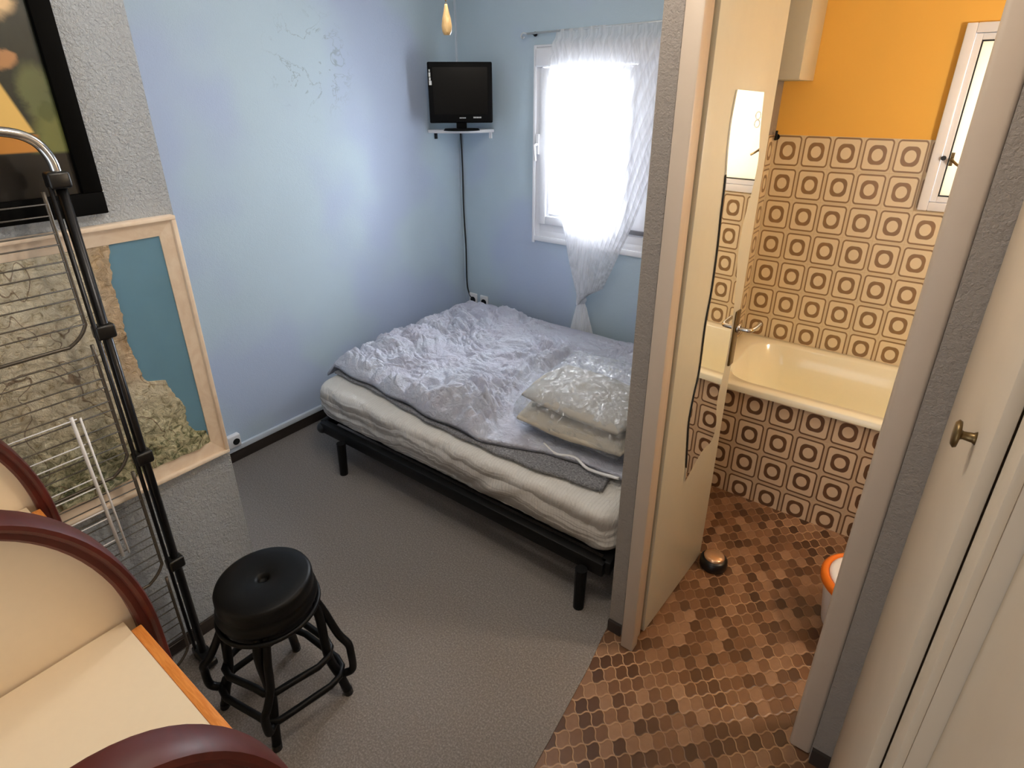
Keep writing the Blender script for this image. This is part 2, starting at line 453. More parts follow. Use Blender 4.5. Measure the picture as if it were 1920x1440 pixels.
# partition between bedroom and bathroom: blue bedroom face, taupe end, orange bathroom face
bm = B()
Pp = [(-.706, 1.600), (-.649, 1.600), (-.61, 1.66), (-.66, 2.2), (-.838, 2.70), (-.838, 3.52), (-.93, 3.52), (-.93, 3.43), (-.888, 2.72), (-.80, 2.2)]
prism(bm, Pp, lambda x, y: Vector((x, y, -.05)), lambda x, y: Vector((x, y, CZ)))
struct('wall_partition', bm, 'taupe')
# bathroom shell
BX1 = .98
bm = boxes((-.84, -.112, YA, YA + .2, 1.812, CZ), (-.112, .62, YA, YA + .2, 2.30, CZ), (.62, BX1, YA, YA + .2, 1.812, CZ))
struct('wall_bath_back', bm, 'orange')
bm = boxes((-.84, -.112, YA - .006, YA + .2, -.05, 1.812), (.62, BX1, YA - .006, YA + .2, -.05, 1.812), (-.112, .62, YA - .006, YA + .2, -.05, 1.487))
struct('wall_bath_tiles_back', bm, 'tile_back')
struct('wall_bath_tiles_left', boxes((-.845, -.834, 2.73, YA - .006, 0, 1.812)), 'tile_side')
struct('wall_bath_right', boxes((BX1, BX1 + .1, 1.54, YA + .2, -.05, CZ)), 'orange')
struct('wall_bath_front', boxes((.065, BX1, 1.54, 1.64, -.05, CZ), (-.70, .065, 1.60, 1.66, DT + .06, CZ)), 'taupe')
struct('wall_entry_right', boxes((.34, .44, -1.6, 1.54, -.05, CZ)), 'closet')
struct('ceiling', boxes((LW - .12, BX1 + .1, -1.6, YA + .2, CZ, CZ + .1)), 'ceil')
# wall behind the photographer, with a wide unseen opening added for front fill light
struct('wall_front', boxes((GX, -1.5, -1.7, -1.6, -.05, CZ), (.1, .44, -1.7, -1.6, -.05, CZ), (-1.5, .1, -1.7, -1.6, 2.3, CZ)), 'ceil')
# baseboards
struct('baseboard_left', boxes((LW, LW + .012, GY, BW, 0, .072)), 'darkbase', bevel=.003)
struct('baseboard_grey', boxes((GX, GX + .012, .2, GY, 0, .06)), 'darkbase', bevel=.003)
struct('baseboard_partition', boxes((-.707, -.650, 1.588, 1.600, -.004, .05)), 'darkbase')
struct('baseboard_right', boxes((.067, .121, 1.528, 1.54, -.004, .06)), 'darkbase')
struct('trim_1', boxes((LW, LW + .022, GY, BW, .072, .104)), 'trunk', bevel=.004)
struct('trim_2', boxes((LW, LW + .012, BW - .012, BW, 1.80, CZ)), 'trunk')

# ------------------------------------------------------------------ door opening
fr = sroot('trim_3')
obj('left_casing', boxes((-.630, -.578, 1.552, 1.6, -.004, DT + .05)), 'casing', fr, bevel=.006)
obj('left_jamb', boxes((-.648, -.590, 1.6, 1.652, -.004, DT)), 'casing', fr, bevel=.003)
obj('right_casing', boxes((.000, .066, 1.552, 1.6, -.004, DT + .05)), 'casing', fr, bevel=.012, seg=4)
obj('right_jamb', boxes((.012, .066, 1.6, 1.652, -.004, DT)), 'casing', fr)
obj('head_casing', boxes((-.578, .000, 1.552, 1.6, DT - .01, DT + .05)), 'casing', fr)

door = sroot('door_1', (-.578, 1.659, .006))
dn = Vector((.554, -.031, 0)).normalized(); dn = Vector((dn.x, dn.y, 0))
du = Vector((-.547 + .578, 2.213 - 1.659, 0)); DL = du.length; du.normalize(); dn = Vector((du.y, -du.x, 0))
DO = Vector((-.578, 1.659, 0))
def DP(u, z, w=0.0): return DO + du * u + dn * w + Vector((0, 0, z))
def dbox(bm, u0, u1, z0, z1, w0, w1):
    vs = box(bm, 0, 1, 0, 1, 0, 1)
    for v in vs: v.co = DP(u0 + v.co.x * (u1 - u0), z0 + v.co.z * (z1 - z0), w0 + v.co.y * (w1 - w0))
bm = B(); dbox(bm, 0, DL, .008, DT - .015, -.042, 0)
obj('leaf', bm, 'cream', door, bevel=.003)
bm = B(); dbox(bm, DL - .050, DL - .008, 1.02, 1.25, 0, .008)
hp = obj('handle_plate', bm, 'brass', door, bevel=.002)
bm = B()
tube(bm, [DP(DL - .028, 1.178, .006), DP(DL - .028, 1.178, .018)], .017, 14)
tube(bm, smooth_open([DP(DL - .028, 1.178, .01), DP(DL - .028, 1.178, .045), DP(DL - .018, 1.178, .058), DP(DL + .02, 1.178, .062), DP(DL + .075, 1.178, .062)], 6), .0085, 10)
hd = obj('handle', bm, 'chrome', hp, smooth=True); hd.parent = hp

# wavy mirror stuck on the door
L_ = [(1.845, 2.029), (1.834, 1.954), (1.838, 1.864), (1.855, 1.768), (1.860, 1.67), (1.870, 1.565), (1.872, 1.418), (1.858, 1.29), (1.862, 1.12), (1.842, 1.025), (1.830, .922), (1.845, .821), (1.866, .70)]
R_ = [(1.868, .632), (2.006, .637 + .06), (2.100, .70), (2.130, .76), (2.100, .86), (2.098, .93), (2.120, 1.02), (2.128, 1.184), (2.104, 1.362), (2.072, 1.489), (2.074, 1.602), (2.116, 1.723), (2.126, 1.811), (2.100, 1.9), (2.079, 2.022)]
Ls = smooth_open([(a, b, 0) for a, b in L_], 5); Rs = smooth_open([(a, b, 0) for a, b in R_], 5)
poly = [((p.x - DO.y) / du.y, p.y) for p in Ls + Rs]
bm = B(); prism(bm, poly, lambda u, z: DP(u, z, .0005), lambda u, z: DP(u, z, .005))
mt = NT('mirror_silver'); mt.base((.93, .94, .92)); mt.set(Metallic=1.0, Roughness=.015)
mir = thing('mirror', 'tall wavy-edged frameless mirror stuck on the open bathroom door', 'mirror', DP(.22, .63))
obj('glass', bm, mt.m, mir)
bm = B(); prism(bm, [( (p.x - DO.y) / du.y, p.y) for p in Ls if p.y < 1.80] + [((p.x - DO.y) / du.y - .005, p.y) for p in Ls[::-1] if p.y < 1.80], lambda u, z: DP(u, z, .0005), lambda u, z: DP(u, z, .0056))
obj('edge', bm, 'blackplastic', mir)

# ------------------------------------------------------------------ bathroom
tub = thing('bathtub', 'cream bathtub boxed in with patterned brown tiles', 'bathtub', (0, 3.14, 0))
x0, x1, y0, y1, zr = -.832, BX1 - .004, 2.758, YA - .008, .655
bm = B()
def rrect(cx, cy, hx, hy, r, z, n=10):
    out = []
    for q, (sx, sy) in enumerate(((1, 1), (-1, 1), (-1, -1), (1, -1))):
        for k in range(n + 1):
            a = pi / 2 * (q + k / n)
            out.append(Vector((cx + sx * (hx - r) + r * cos(a), cy + sy * (hy - r) + r * sin(a), z)))
    return out
cx, cy = (x0 + x1) / 2, (y0 + y1) / 2; hx, hy = (x1 - x0) / 2, (y1 - y0) / 2
loops = [rrect(cx, cy, hx, hy, .012, zr - .035), rrect(cx, cy, hx, hy, .012, zr - .006), rrect(cx, cy, hx - .006, hy - .006, .012, zr),
         rrect(cx, cy + .005, hx - .09, hy - .065, .16, zr), rrect(cx, cy + .005, hx - .10, hy - .075, .16, zr - .012),
         rrect(cx, cy + .005, hx - .14, hy - .10, .17, zr - .22), rrect(cx, cy + .005, hx - .19, hy - .13, .17, .25), rrect(cx, cy + .005, hx - .30, hy - .22, .12, .20)]
rings = [[bm.verts.new(p) for p in L] for L in loops]
for A_, B_ in zip(rings, rings[1:]):
    n = len(A_)
    for k in range(n): bm.faces.new((A_[k], A_[(k + 1) % n], B_[(k + 1) % n], B_[k]))
bm.faces.new(rings[-1])
obj('basin', bm, 'enamel', tub, smooth=True)
bm = boxes((x0, x1, YB, YB + .03, -.004, zr - .034))
bmesh.ops.translate(bm, verts=bm.verts, vec=-tub.location)
pn = obj('front_panel', bm, 'tile_panel', tub, keep=True)
M['tile_panel'].node_tree.nodes  # object space of the panel starts at the tub's base
pn.data.materials[0] = tile_mat('shaded_tub_tile', 'x', -.541, .557, face=(224, 202, 172), line=(108, 78, 56), gap=(206, 182, 152))  # wall tile in darker colours, painting in the shade on the tub front

# bathroom window: white frame, casement closed, cream frosted pane with handle
w2 = sroot('window_2', (0, YA, 1.487))
fx0, fx1, fz0, fz1 = -.112, .62, 1.487, 2.30
def ring(x0, x1, z0, z1, t, y0, y1): return boxes((x0, x0 + t, y0, y1, z0, z1), (x1 - t, x1, y0, y1, z0, z1), (x0 + t, x1 - t, y0, y1, z0, z0 + t), (x0 + t, x1 - t, y0, y1, z1 - t, z1))
obj('frame', ring(fx0, fx1, fz0, fz1, .04, YA - .03, YA + .06), 'pvc', w2, bevel=.004)
obj('inner_frame', ring(fx0 + .042, fx1 - .042, fz0 + .042, fz1 - .042, .026, YA - .015, YA + .05), 'pvc', w2, bevel=.003)
ft = NT('frosted_cream_pane'); ft.base(lin((238, 230, 212))); ft.set(Roughness=.45)
ftl = ft.n('ShaderNodeBsdfTranslucent'); ftl.inputs[0].default_value = (*lin((250, 244, 230)), 1)
fm = ft.n('ShaderNodeMixShader'); fm.inputs[0].default_value = .45; ft.link(ft.b.outputs[0], fm.inputs[1]); ft.link(ftl.outputs[0], fm.inputs[2]); ft.link(fm.outputs[0], ft.out.inputs[0])
ft.bump(ft.noise(ft.coords(), 60, 3), .3, .004)
obj('dark_gap', ring(fx0 + .066, fx1 - .066, fz0 + .066, fz1 - .066, .008, YA - .004, YA + .012), 'blackplastic', w2)  # black strip painting in the dark crack between inner frame and pane
obj('pane', boxes((fx0 + .070, fx1 - .070, YA + .01, YA + .022, fz0 + .068, fz1 - .068)), ft.m, w2)
bm = B(); tube(bm, [(-.062, YA - .03, 1.735), (-.062, YA - .042, 1.735)], .011, 12); 
obj('keyhole_plate', bm, 'blackplastic', w2)
bm = B(); tube(bm, [(-.030, YA - .014, 1.730), (-.030, YA - .045, 1.728)], .009, 10); tube(bm, [(-.030, YA - .045, 1.73), (-.008, YA - .05, 1.712), (.012, YA - .05, 1.700)], .006, 8); box(bm, -.037, -.023, YA - .018, YA - .013, 1.70, 1.76)
obj('key', bm, 'brass', w2)
bm = B()
for zc in (1.862, 1.905):
    tube(bm, [(.026 + .014 * cos(a), YA + .008, zc + .02 * sin(a)) for a in [2 * pi * k / 20 for k in range(20)]], .003, 6, closed=True)
obj('ornament', bm, 'pvc', w2, smooth=True)

# white wall cabinet above the tub
wc = thing('wall_cabinet', 'cream cabinet hung high on the orange bathroom wall', 'cabinet', (-.765, 3.36, 2.076))
obj('body', boxes((-.834, -.697, 3.222, YA, 2.076, 2.72)), 'cream', wc, bevel=.004)
obj('door', boxes((-.834, -.697, 3.198, 3.220, 2.080, 2.72)), 'cream', wc, bevel=.003)
# hook at the tile edge
hk = thing('wall_hook', 'small dark hook at the top corner of the bathroom tiles', 'hook', (-.828, 3.50, 1.79))
bm = B(); tube(bm, [(-.826, YA - .006, 1.80), (-.826, YA - .014, 1.80)], .016, 14)
obj('plate', bm, 'blackmetal', hk)
bm = B(); tube(bm, smooth_open([(-.826, YA - .012, 1.80), (-.822, YA - .05, 1.79), (-.818, YA - .06, 1.81), (-.818, YA - .058, 1.835)], 5), .006, 8)
obj('prong', bm, 'blackmetal', hk, smooth=True)

# doorstop on the floor at the door edge
ds = thing('doorstop', 'black rubber doorstop with copper-coloured cap beside the open door', 'doorstop', (-.478, 2.195, -.004))
bm = B(); lathe(bm, [(0, 0), (.058, 0), (.062, .012), (.060, .040), (.050, .052), (0, .052)], ds.location, 32)
obj('base', bm, 'blackplastic', ds, smooth=True)
bm = B(); lathe(bm, [(.046, .052), (.046, .058), (.040, .063), (.020, .066), (0, .066)], ds.location, 32)
obj('cap', bm, 'cap', ds, smooth=True)

# orange and white tub half hidden by the door frame
pt = thing('plastic_basin', 'round orange and white plastic basin half hidden behind the right door frame', 'basin', (.098, 2.19, -.004))
bm = B(); lathe(bm, [(0, 0), (.105, 0), (.118, .02), (.142, .20), (.150, .235), (.140, .237), (.128, .20), (.108, .03), (0, .025)], pt.location, 48)
obj('bowl', bm, 'white', pt, smooth=True)
bm = B(); lathe(bm, [(.137, .236), (.150, .222), (.160, .232), (.160, .252), (.146, .266), (.132, .258), (.132, .246), (.137, .236)], pt.location, 48)
obj('rim', bm, 'orangeplastic', pt, smooth=True)
bm = B(); lathe(bm, [(.118, .255), (.131, .249), (.131, .262), (.118, .268), (.095, .262), (.09, .252), (.118, .255)], pt.location, 48)
obj('inner_ring', bm, 'white', pt, smooth=True)

# ------------------------------------------------------------------ closet on the right
cl = thing('closet', 'beige built-in closet with a round knob right of the bathroom door', 'closet', (.23, .9, 0))
obj('door', boxes((.121, .139, .893, 1.538, .0, 2.6)), 'closet', cl, bevel=.002)
cdoor = cl.children[0]
bm = B(); ax = Matrix.Rotation(-pi / 2, 3, 'Y')
lathe(bm, [(0, 0), (.011, 0), (.008, .004), (.0065, .016), (.008, .019), (.021, .021), (.023, .025), (.018, .029), (0, .030)], (.121, 1.027, 1.53), 28, ax)
obj('knob', bm, 'brass', cdoor, smooth=True)
obj('frame', boxes((.152, .30, .811, 1.536, -.004, 2.6), (.140, .152, .811, .886, -.004, 2.6)), 'closet', cl, bevel=.002)
obj('side_panel', boxes((.176, .31, -1.2, .809, -.004, 2.6)), 'closet', cl, bevel=.002)
obj('top_rail', boxes((.125, .31, -1.2, 1.536, 2.605, 2.94)), 'closet', cl)

# ------------------------------------------------------------------ bedroom window
w1 = sroot('window_1', (-1.8, BW, WZ0))
obj('frame', ring(WX0, WX1, WZ0, WZ1, .045, BW - .004, BW + .075), 'pvc', w1, bevel=.004)
obj('quarter_round', boxes((WX0 - .018, WX0 + .006, BW - .016, BW, WZ0 - .05, WZ1 + .01), (WX0, WX1, BW - .016, BW, WZ0 - .035, WZ0 + .004), (WX0, WX1, BW - .014, BW, WZ1 - .004, WZ1 + .01)), 'pvc', w1, bevel=.006)
obj('shutter_box', boxes((WX0 + .012, WX1 - .012, BW - .045, BW + .07, 2.18, 2.29)), 'pvc', w1, bevel=.012, seg=3)
sash = obj('sash', ring(-2.318, -1.642, 1.165, 2.175, .058, BW - .022, BW + .035), 'pvc', w1, bevel=.006)
obj('inner_bead', ring(-2.258, -1.700, 1.225, 2.115, .018, BW - .005, BW + .03), 'pvc', sash, bevel=.003)
obj('glazing', boxes((-2.245, -1.712, BW + .012, BW + .018, 1.238, 2.10)), 'glass', sash)
obj('sill_rail', boxes((WX0 + .045, WX1 - .045, BW - .003, BW + .06, WZ0 + .03, 1.166)), 'pvc', w1, bevel=.003)
obj('fixed_panel', boxes((-1.641, WX1 + .045, BW - .002, BW + .03, 1.166, 2.182)), 'pvc', w1, bevel=.004)
obj('bottom_rail', boxes((-1.625, -1.40, BW - .02, BW + .0, 1.180, 1.206)), 'shutter', w1)
bm = B(); box(bm, -2.340, -2.318, BW - .032, BW - .020, 1.64, 1.77)
tube(bm, smooth_open([(-2.329, BW - .025, 1.705), (-2.329, BW - .06, 1.70), (-2.327, BW - .066, 1.68), (-2.318, BW - .066, 1.60)], 5), .009, 10)
obj('window_handle', bm, 'white', sash, smooth=False)

# curtain rod and knotted sheer curtain
rod = thing('curtain_rod', 'thin curtain rod with scrolled end above the bedroom window', 'curtain rod', (-1.9, BW - .05, 2.36))
bm = B(); tube(bm, [(-2.40, BW - .06, 2.372), (-.98, BW - .06, 2.392)], .006, 10)
obj('rod', bm, 'silver', rod, smooth=True)
bm = B(); tube(bm, smooth_open([(-2.40, BW - .06, 2.372), (-2.43, BW - .06, 2.378), (-2.445, BW - .06, 2.362), (-2.432, BW - .06, 2.348), (-2.42, BW - .06, 2.358)], 5), .005, 8)
obj('finial', bm, 'silver', rod, smooth=True)
for xb in (-2.372, -1.05):
    bm = B(); tube(bm, [(xb, BW - .001, 2.372), (xb, BW - .06, 2.372)], .005, 8); tube(bm, [(xb, BW - .002, 2.372), (xb, BW - .010, 2.372)], .014, 12)
    obj('bracket', bm, 'gunmetal', rod)

cur = thing('curtain', 'white sheer curtain knotted into a tail in front of the window', 'curtain', (-1.9, BW - .06, .42))
Lp = [(2.366, -2.175), (2.22, -2.215), (2.13, -2.222), (1.95, -2.20), (1.748, -2.165), (1.50, -2.13), (1.25, -2.085), (.98, -2.018), (.80, -1.955), (.712, -1.915)]
Rp = [(2.386, -1.02), (2.22, -1.10), (2.13, -1.16), (1.95, -1.27), (1.748, -1.38), (1.50, -1.475), (1.25, -1.555), (.98, -1.66), (.80, -1.735), (.712, -1.875)]
def interp(P, z):
    P = sorted(P)
    if z <= P[0][0]: return P[0][1]
    for (a, b), (c, d) in zip(P, P[1:]):
        if z <= c: return b + (d - b) * (z - a) / (c - a)
    return P[-1][1]
bm = B(); NU, NV = 150, 70; G = []
for j in range(NV + 1):
    t = j / NV; z = 2.384 - t * (2.384 - .706); row = []
    a, b = interp(Lp, z), interp(Rp, z); w = (b - a)
    for i in range(NU + 1):
        s = i / NU
        amp = .012 + .022 * min(1, (1 - t) * .3 + t * t * 1.4) * (.4 + .6 * w)
        ph = 2 * pi * (17 * s + .5 * noise.noise(Vector((s * 4, t * 1.2, 3))))
        x = a + w * s
        bag = .0
        zz = z - (.10 * math.sin(pi * s) ** 2 * t * t * (1 if s > .3 else .6) if t > .6 else 0) * .4
        y = BW - .085 + amp * sin(ph) + .02 * noise.noise(Vector((s * 5, t * 3, 1))) - .05 * t * t * sin(pi * s)
        if t < .04: y = BW - .064 + .006 * sin(ph)
        row.append(bm.verts.new((x, min(y, BW - .052 if z > 1.0 else BW - .02), zz + .012 * noise.noise(Vector((s * 6, 2, t))) * (t < .04))))
    G.append(row)
for j in range(NV):
    for i in range(NU): bm.faces.new((G[j][i], G[j][i + 1], G[j + 1][i + 1], G[j + 1][i]))
obj('panel', bm, 'curtain', cur, smooth=True, recalc=False)
bm = B(); lathe(bm, [(0, .72), (.020, .715), (.034, .70), (.036, .685), (.026, .668), (0, .66)], (-1.893, BW - .09, 0), 20)
for v in bm.verts: v.co += Vector((.006 * noise.noise(v.co * 40), .006 * noise.noise(v.co * 41 + Vector((3, 0, 0))), 0))
obj('knot', bm, 'curtain_tail', cur, smooth=True)
bm = B(); rings = []
for k, (z, r, cx_) in enumerate(((.675, .022, -1.893), (.64, .036, -1.892), (.58, .05, -1.89), (.52, .066, -1.886), (.45, .082, -1.88), (.36, .09, -1.878), (.25, .094, -1.876))):
    rings.append([bm.verts.new((cx_ + r * cos(a) * (1 + .16 * sin(9 * a + k * .3)), BW - .09 + r * .55 * sin(a) * (1 + .16 * sin(9 * a + k * .3)), z)) for a in [2 * pi * q / 54 for q in range(54)]])
for A_, B_ in zip(rings, rings[1:]):
    for q in range(54): bm.faces.new((A_[q], A_[(q + 1) % 54], B_[(q + 1) % 54], B_[q]))
obj('tail', bm, 'curtain_tail', cur, smooth=True)

# ------------------------------------------------------------------ TV corner
sh = thing('corner_shelf', 'white quarter-round corner shelf holding the television', 'shelf', (LW, BW, 1.765))
poly = [(LW + .001, BW - .001)] + [(LW + .001 + .335 * sin(a), BW - .001 - .335 * cos(a)) for a in [pi / 2 * k / 20 for k in range(21)]]
bm = B(); prism(bm, poly, lambda x, y: Vector((x, y, 1.768)), lambda x, y: Vector((x, y, 1.790)))
obj('board', bm, 'white', sh, bevel=.004)
for (a, b) in (((LW, 3.16), (LW + .012, 3.18)), ((-2.765, BW - .012), (-2.745, BW))):
    obj('bracket', boxes((a[0], b[0], a[1], b[1], 1.725, 1.768)), 'gunmetal' if a[0] == LW else 'white', sh)

tvc = Vector((-2.762, 3.122, 1.79)); tu = Vector((.319, .281, 0)).normalized(); tn = Vector((tu.y, -tu.x, 0))
def TP(u, w, z): return tvc + tu * u + tn * w + Vector((0, 0, z))
def tbox(bm, u0, u1, w0, w1, z0, z1):
    for v in box(bm, 0, 1, 0, 1, 0, 1): v.co = TP(u0 + v.co.x * (u1 - u0), w0 + v.co.y * (w1 - w0), z0 + v.co.z * (z1 - z0))
tv = thing('television', 'small black flat television on the corner shelf', 'television', tvc)
bm = B(); tbox(bm, -.212, .212, -.045, .0, .050, .424)
cab = obj('housing', bm, 'tvblack', tv, bevel=.008, seg=3)
bm = B(); tbox(bm, -.180, .180, .0005, .002, .105, .392)
obj('screen', bm, 'screen', tv)
bm = B(); tbox(bm, -.14, .14, -.085, -.04, .10, .36)
obj('back', bm, 'tvblack', tv, bevel=.015)
bm = B(); tbox(bm, -.035, .035, -.07, -.02, .012, .12)
obj('neck', bm, 'tvblack', tv, bevel=.006)
bm = B(); rm = [Vector(TP(.125 * cos(a), -.035 + .085 * sin(a), 0)) for a in [2 * pi * k / 36 for k in range(36)]]
top = [Vector(TP(.115 * cos(a), -.035 + .077 * sin(a), .014)) for a in [2 * pi * k / 36 for k in range(36)]]
va, vb = [bm.verts.new(p + Vector((0, 0, .0005))) for p in rm], [bm.verts.new(p) for p in top]
for k in range(36): bm.faces.new((va[k], va[(k + 1) % 36], vb[(k + 1) % 36], vb[k]))
bm.faces.new(va[::-1]); bm.faces.new(vb)
obj('stand', bm, 'tvblack', tv)
bm = B()                                       # pale sticker marks down the left bezel and maker's marks below the screen
for (u, z, w, h) in ((-.199, .372, .008, .014), (-.199, .348, .012, .026), (-.198, .322, .011, .018), (-.196, .298, .017, .026)): tbox(bm, u - w / 2, u + w / 2, .0003, .0016, z - h / 2, z + h / 2)
obj('sticker', bm, 'silver', tv)
bm = B()
for k in range(5): tbox(bm, .082 + k * .011, .090 + k * .011, .0003, .0016, .080, .089)
obj('maker_mark', bm, 'silver', tv)
bm = B()
for k in range(4): tbox(bm, -.012 + k * .011, -.003 + k * .011, .0003, .0013, .079, .085)
obj('logo', bm, 'silver', tv)

cb = thing('power_cable', 'black cable running down the blue wall corner below the television', 'cable', (LW + .02, BW - .012, .47))
bm = B(); tube(bm, smooth_open([(LW + .02, BW - .01, 1.766), (LW + .026, BW - .008, 1.5), (LW + .022, BW - .008, 1.2), (LW + .032, BW - .008, .9), (LW + .03, BW - .008, .6), (LW + .05, BW - .009, .50), (-2.97, BW - .016, .46)], 8), .0055, 8)
obj('cord', bm, 'cable', cb, smooth=True)

def socket(name, x, z, label, first=None):
    s = thing(name, label, 'socket', (x, BW, z), 'wall sockets behind the bed')
    obj('plate', boxes((x - .040, x + .040, BW - .014, BW, z - .055, z + .055)), 'white', s, bevel=.006, seg=3)
    bm = B(); tube(bm, [(x, BW - .0135, z), (x, BW - .0165, z)], .026, 24)
    obj('outlet', bm, 'gunmetal', s)
socket('wall_socket', -2.965, .452, 'white wall socket nearest the corner, behind the bed')
socket('wall_socket', -2.850, .452, 'white wall socket behind the bed, on the window side of its twin')
s = thing('wall_socket', 'white surface socket low on the blue wall beside the grey wall', 'socket', (LW, 1.315, .135))
obj('plate', boxes((LW, LW + .035, 1.275, 1.352, .106, .185)), 'white', s, bevel=.008, seg=3)
bm = B(); tube(bm, [(LW + .034, 1.322, .142), (LW + .0375, 1.322, .142)], .020, 20); obj('outlet', bm, 'blackplastic', s)

# light pull hanging from the ceiling lamp
pc = Vector((-1.614, 1.762, 2.218))
pl = thing('light_pull', 'turned wooden light pull on a bead chain', 'light pull', pc)
bm = B(); lathe(bm, [(0, .0), (.012, .001), (.0175, .013), (.019, .030), (.0155, .054), (.0095, .076), (.0065, .092), (.005, .099), (0, .101)], pc, 24)
obj('pull', bm, 'acorn', pl, smooth=True)
bm = B()
z = .101
while pc.z + z < CZ - .26:
    bmesh.ops.create_icosphere(bm, subdivisions=1, radius=.0032, matrix=Matrix.Translation(pc + Vector((0, 0, z)))); z += .0085
obj('pull_cord', bm, 'brass', pl, smooth=True)
lampo = thing('ceiling_lamp', 'white ceiling lamp above the bedroom', 'lamp', (pc.x + .09, pc.y, CZ))
bm = B(); lathe(bm, [(0, 0), (.10, 0), (.10, -.03), (.03, -.05), (0, -.05)], lampo.location, 32); obj('canopy', bm, 'white', lampo, smooth=True)
em = NT('lit_lamp_glass'); em.base((1, .9, .75)); em.b.inputs['Emission Color'].default_value = (1, .80, .58, 1); em.b.inputs['Emission Strength'].default_value = 4
bm = B(); lathe(bm, [(.05, -.045), (.12, -.08), (.15, -.15), (.12, -.21), (.05, -.25), (0, -.255)], lampo.location, 32); obj('globe', bm, em.m, lampo, smooth=True)

# ------------------------------------------------------------------ bed
def shear(x, y): return x - (.09 + .07 * (x + 2.735) / 1.99) * (y - 1.72)
FZ = .250
bed = thing('bed', 'low bed with a black metal frame in the blue corner', 'bed', (-1.8, 2.5, 0))
by0, by1, bx0, bx1 = 1.672, 3.24, -2.66, -.785
def bar(bm, p, q, w, h):
    p, q = Vector(p), Vector(q); d = (q - p).normalized(); s = Vector((d.y, -d.x, 0)) * w / 2; u = Vector((0, 0, h / 2))
    a = [bm.verts.new(c) for c in (p + s + u, p - s + u, p - s - u, p + s - u)]; b = [bm.verts.new(c) for c in (q + s + u, q - s + u, q - s - u, q + s - u)]
    for k in range(4): bm.faces.new((a[k], a[(k + 1) % 4], b[(k + 1) % 4], b[k]))
    bm.faces.new(a[::-1]); bm.faces.new(b)
c00, c10, c01, c11 = [(shear(x, y), y, .215) for x, y in ((bx0, by0), (bx1, by0), (bx0, by1), (bx1, by1))]
for nm, p, q in (('front_rail', c00, c10), ('back_rail', c01, c11), ('side_rail', c00, c01), ('side_rail', c10, c11)):
    bm = B(); bar(bm, p, q, .045, .066); obj(nm, bm, 'blackmetal', bed, bevel=.006)
for k in range(13):
    y = by0 + .08 + k * (by1 - by0 - .16) / 12
    bm = B(); bar(bm, (shear(bx0, y) + .02, y, .236), (shear(bx1, y) - .02, y, .236), .055, .012); obj('slat', bm, 'blackmetal', bed)
bm = B(); bmesh.ops.create_uvsphere(bm, u_segments=16, v_segments=10, radius=.036, matrix=Matrix.Translation((bx0 + .005, by0 - .005, .205)))
obj('corner_cap', bm, 'blackplastic', bed, smooth=True)
for x, y in ((-2.43, 1.60 + .12), (-.86, 1.60 + .12), (-1.65, 2.5), (-2.53, 3.2), (-.97, 3.2)):
    yy = 1.600 if y < 1.8 else y
    bm = B()
    tube(bm, [(x, yy + .022 if y < 1.8 else yy, .205), (x, yy + .014 if y < 1.8 else yy, 0)], [.026, .023], 14)
    obj('leg', bm, 'blackmetal', bed, smooth=False)
# mattress with rounded edges and a wrinkled fitted sheet
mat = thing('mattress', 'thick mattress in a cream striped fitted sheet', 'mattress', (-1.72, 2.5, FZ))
bm = B()
mx0, mx1, my0, my1, mz0, mz1 = -2.735, -.750, 1.685, 3.27, FZ - .0, .462
def msurf(ns=160, nt=44):
    """section swept round the mattress edge, then the top"""
    hx, hy = (mx1 - mx0) / 2, (my1 - my0) / 2; cx, cy = (mx0 + mx1) / 2, (my0 + my1) / 2
    prof = []
    H = mz1 - mz0
    for k in range(15):                      # inset, z from the bottom round the bulged side to the top
        t = k / 14; a = pi * t
        prof.append((.055 - .055 * sin(a) ** .55, mz0 + H * (.5 - .5 * cos(a))))
    prof += [(.14, mz1 + .004), (.3, mz1 + .006), (.6, mz1 + .006)]
    per = []
    r = .09; n = 10
    segs = [((hx - r), -(hy), 1, 0), ]
    pts = []
    def line(a, b, k):
        for i in range(k): pts.append((a[0] + (b[0] - a[0]) * i / k, a[1] + (b[1] - a[1]) * i / k))
    def arc(c, a0, k=n):
        for i in range(k): a = a0 + pi / 2 * i / k; pts.append((c[0] + r * cos(a), c[1] + r * sin(a)))
    line((-hx + r, -hy), (hx - r, -hy), 110); arc((hx - r, -hy + r), -pi / 2); line((hx, -hy + r), (hx, hy - r), 50); arc((hx - r, hy - r), 0)
    line((hx - r, hy), (-hx + r, hy), 60); arc((-hx + r, hy - r), pi / 2); line((-hx, hy - r), (-hx, -hy + r), 60); arc((-hx + r, -hy + r), pi)
    rows = []
    for ins, z in prof:
        row = []
        for (px, py) in pts:
            sx, sy = (hx - ins) / hx, (hy - ins) / hy
            x, y = px * sx, py * sy
            t = (z - mz0) / H
            wr = 0
            if t < .98:
                q = px * 7 + t * 2.2 * (1 if px < 0 else -1)
                wr = .017 * noise.noise(Vector((q * 1.4, t * .9, py * 3))) + .010 * noise.noise(Vector((q * 4, t * 1.5, py * 6 + 5)))
                wr *= sin(pi * min(1, t)) ** .5 if t > 0 else 0
            d = Vector((px / hx, py / hy, 0)); d = Vector((0, -1, 0)) if abs(py + hy) < 1e-3 else d.normalized()
            row.append(bm.verts.new((shear(cx + x + d.x * wr, cy + y), cy + y + d.y * wr, z + .003 * noise.noise(Vector((px * 5, py * 5, t))))))
        rows.append(row)
    n = len(pts)
    for A_, B_ in zip(rows, rows[1:]):
        for k in range(n): bm.faces.new((A_[k], A_[(k + 1) % n], B_[(k + 1) % n], B_[k]))
    bm.faces.new(rows[0][::-1]); bm.faces.new(rows[-1])
msurf()
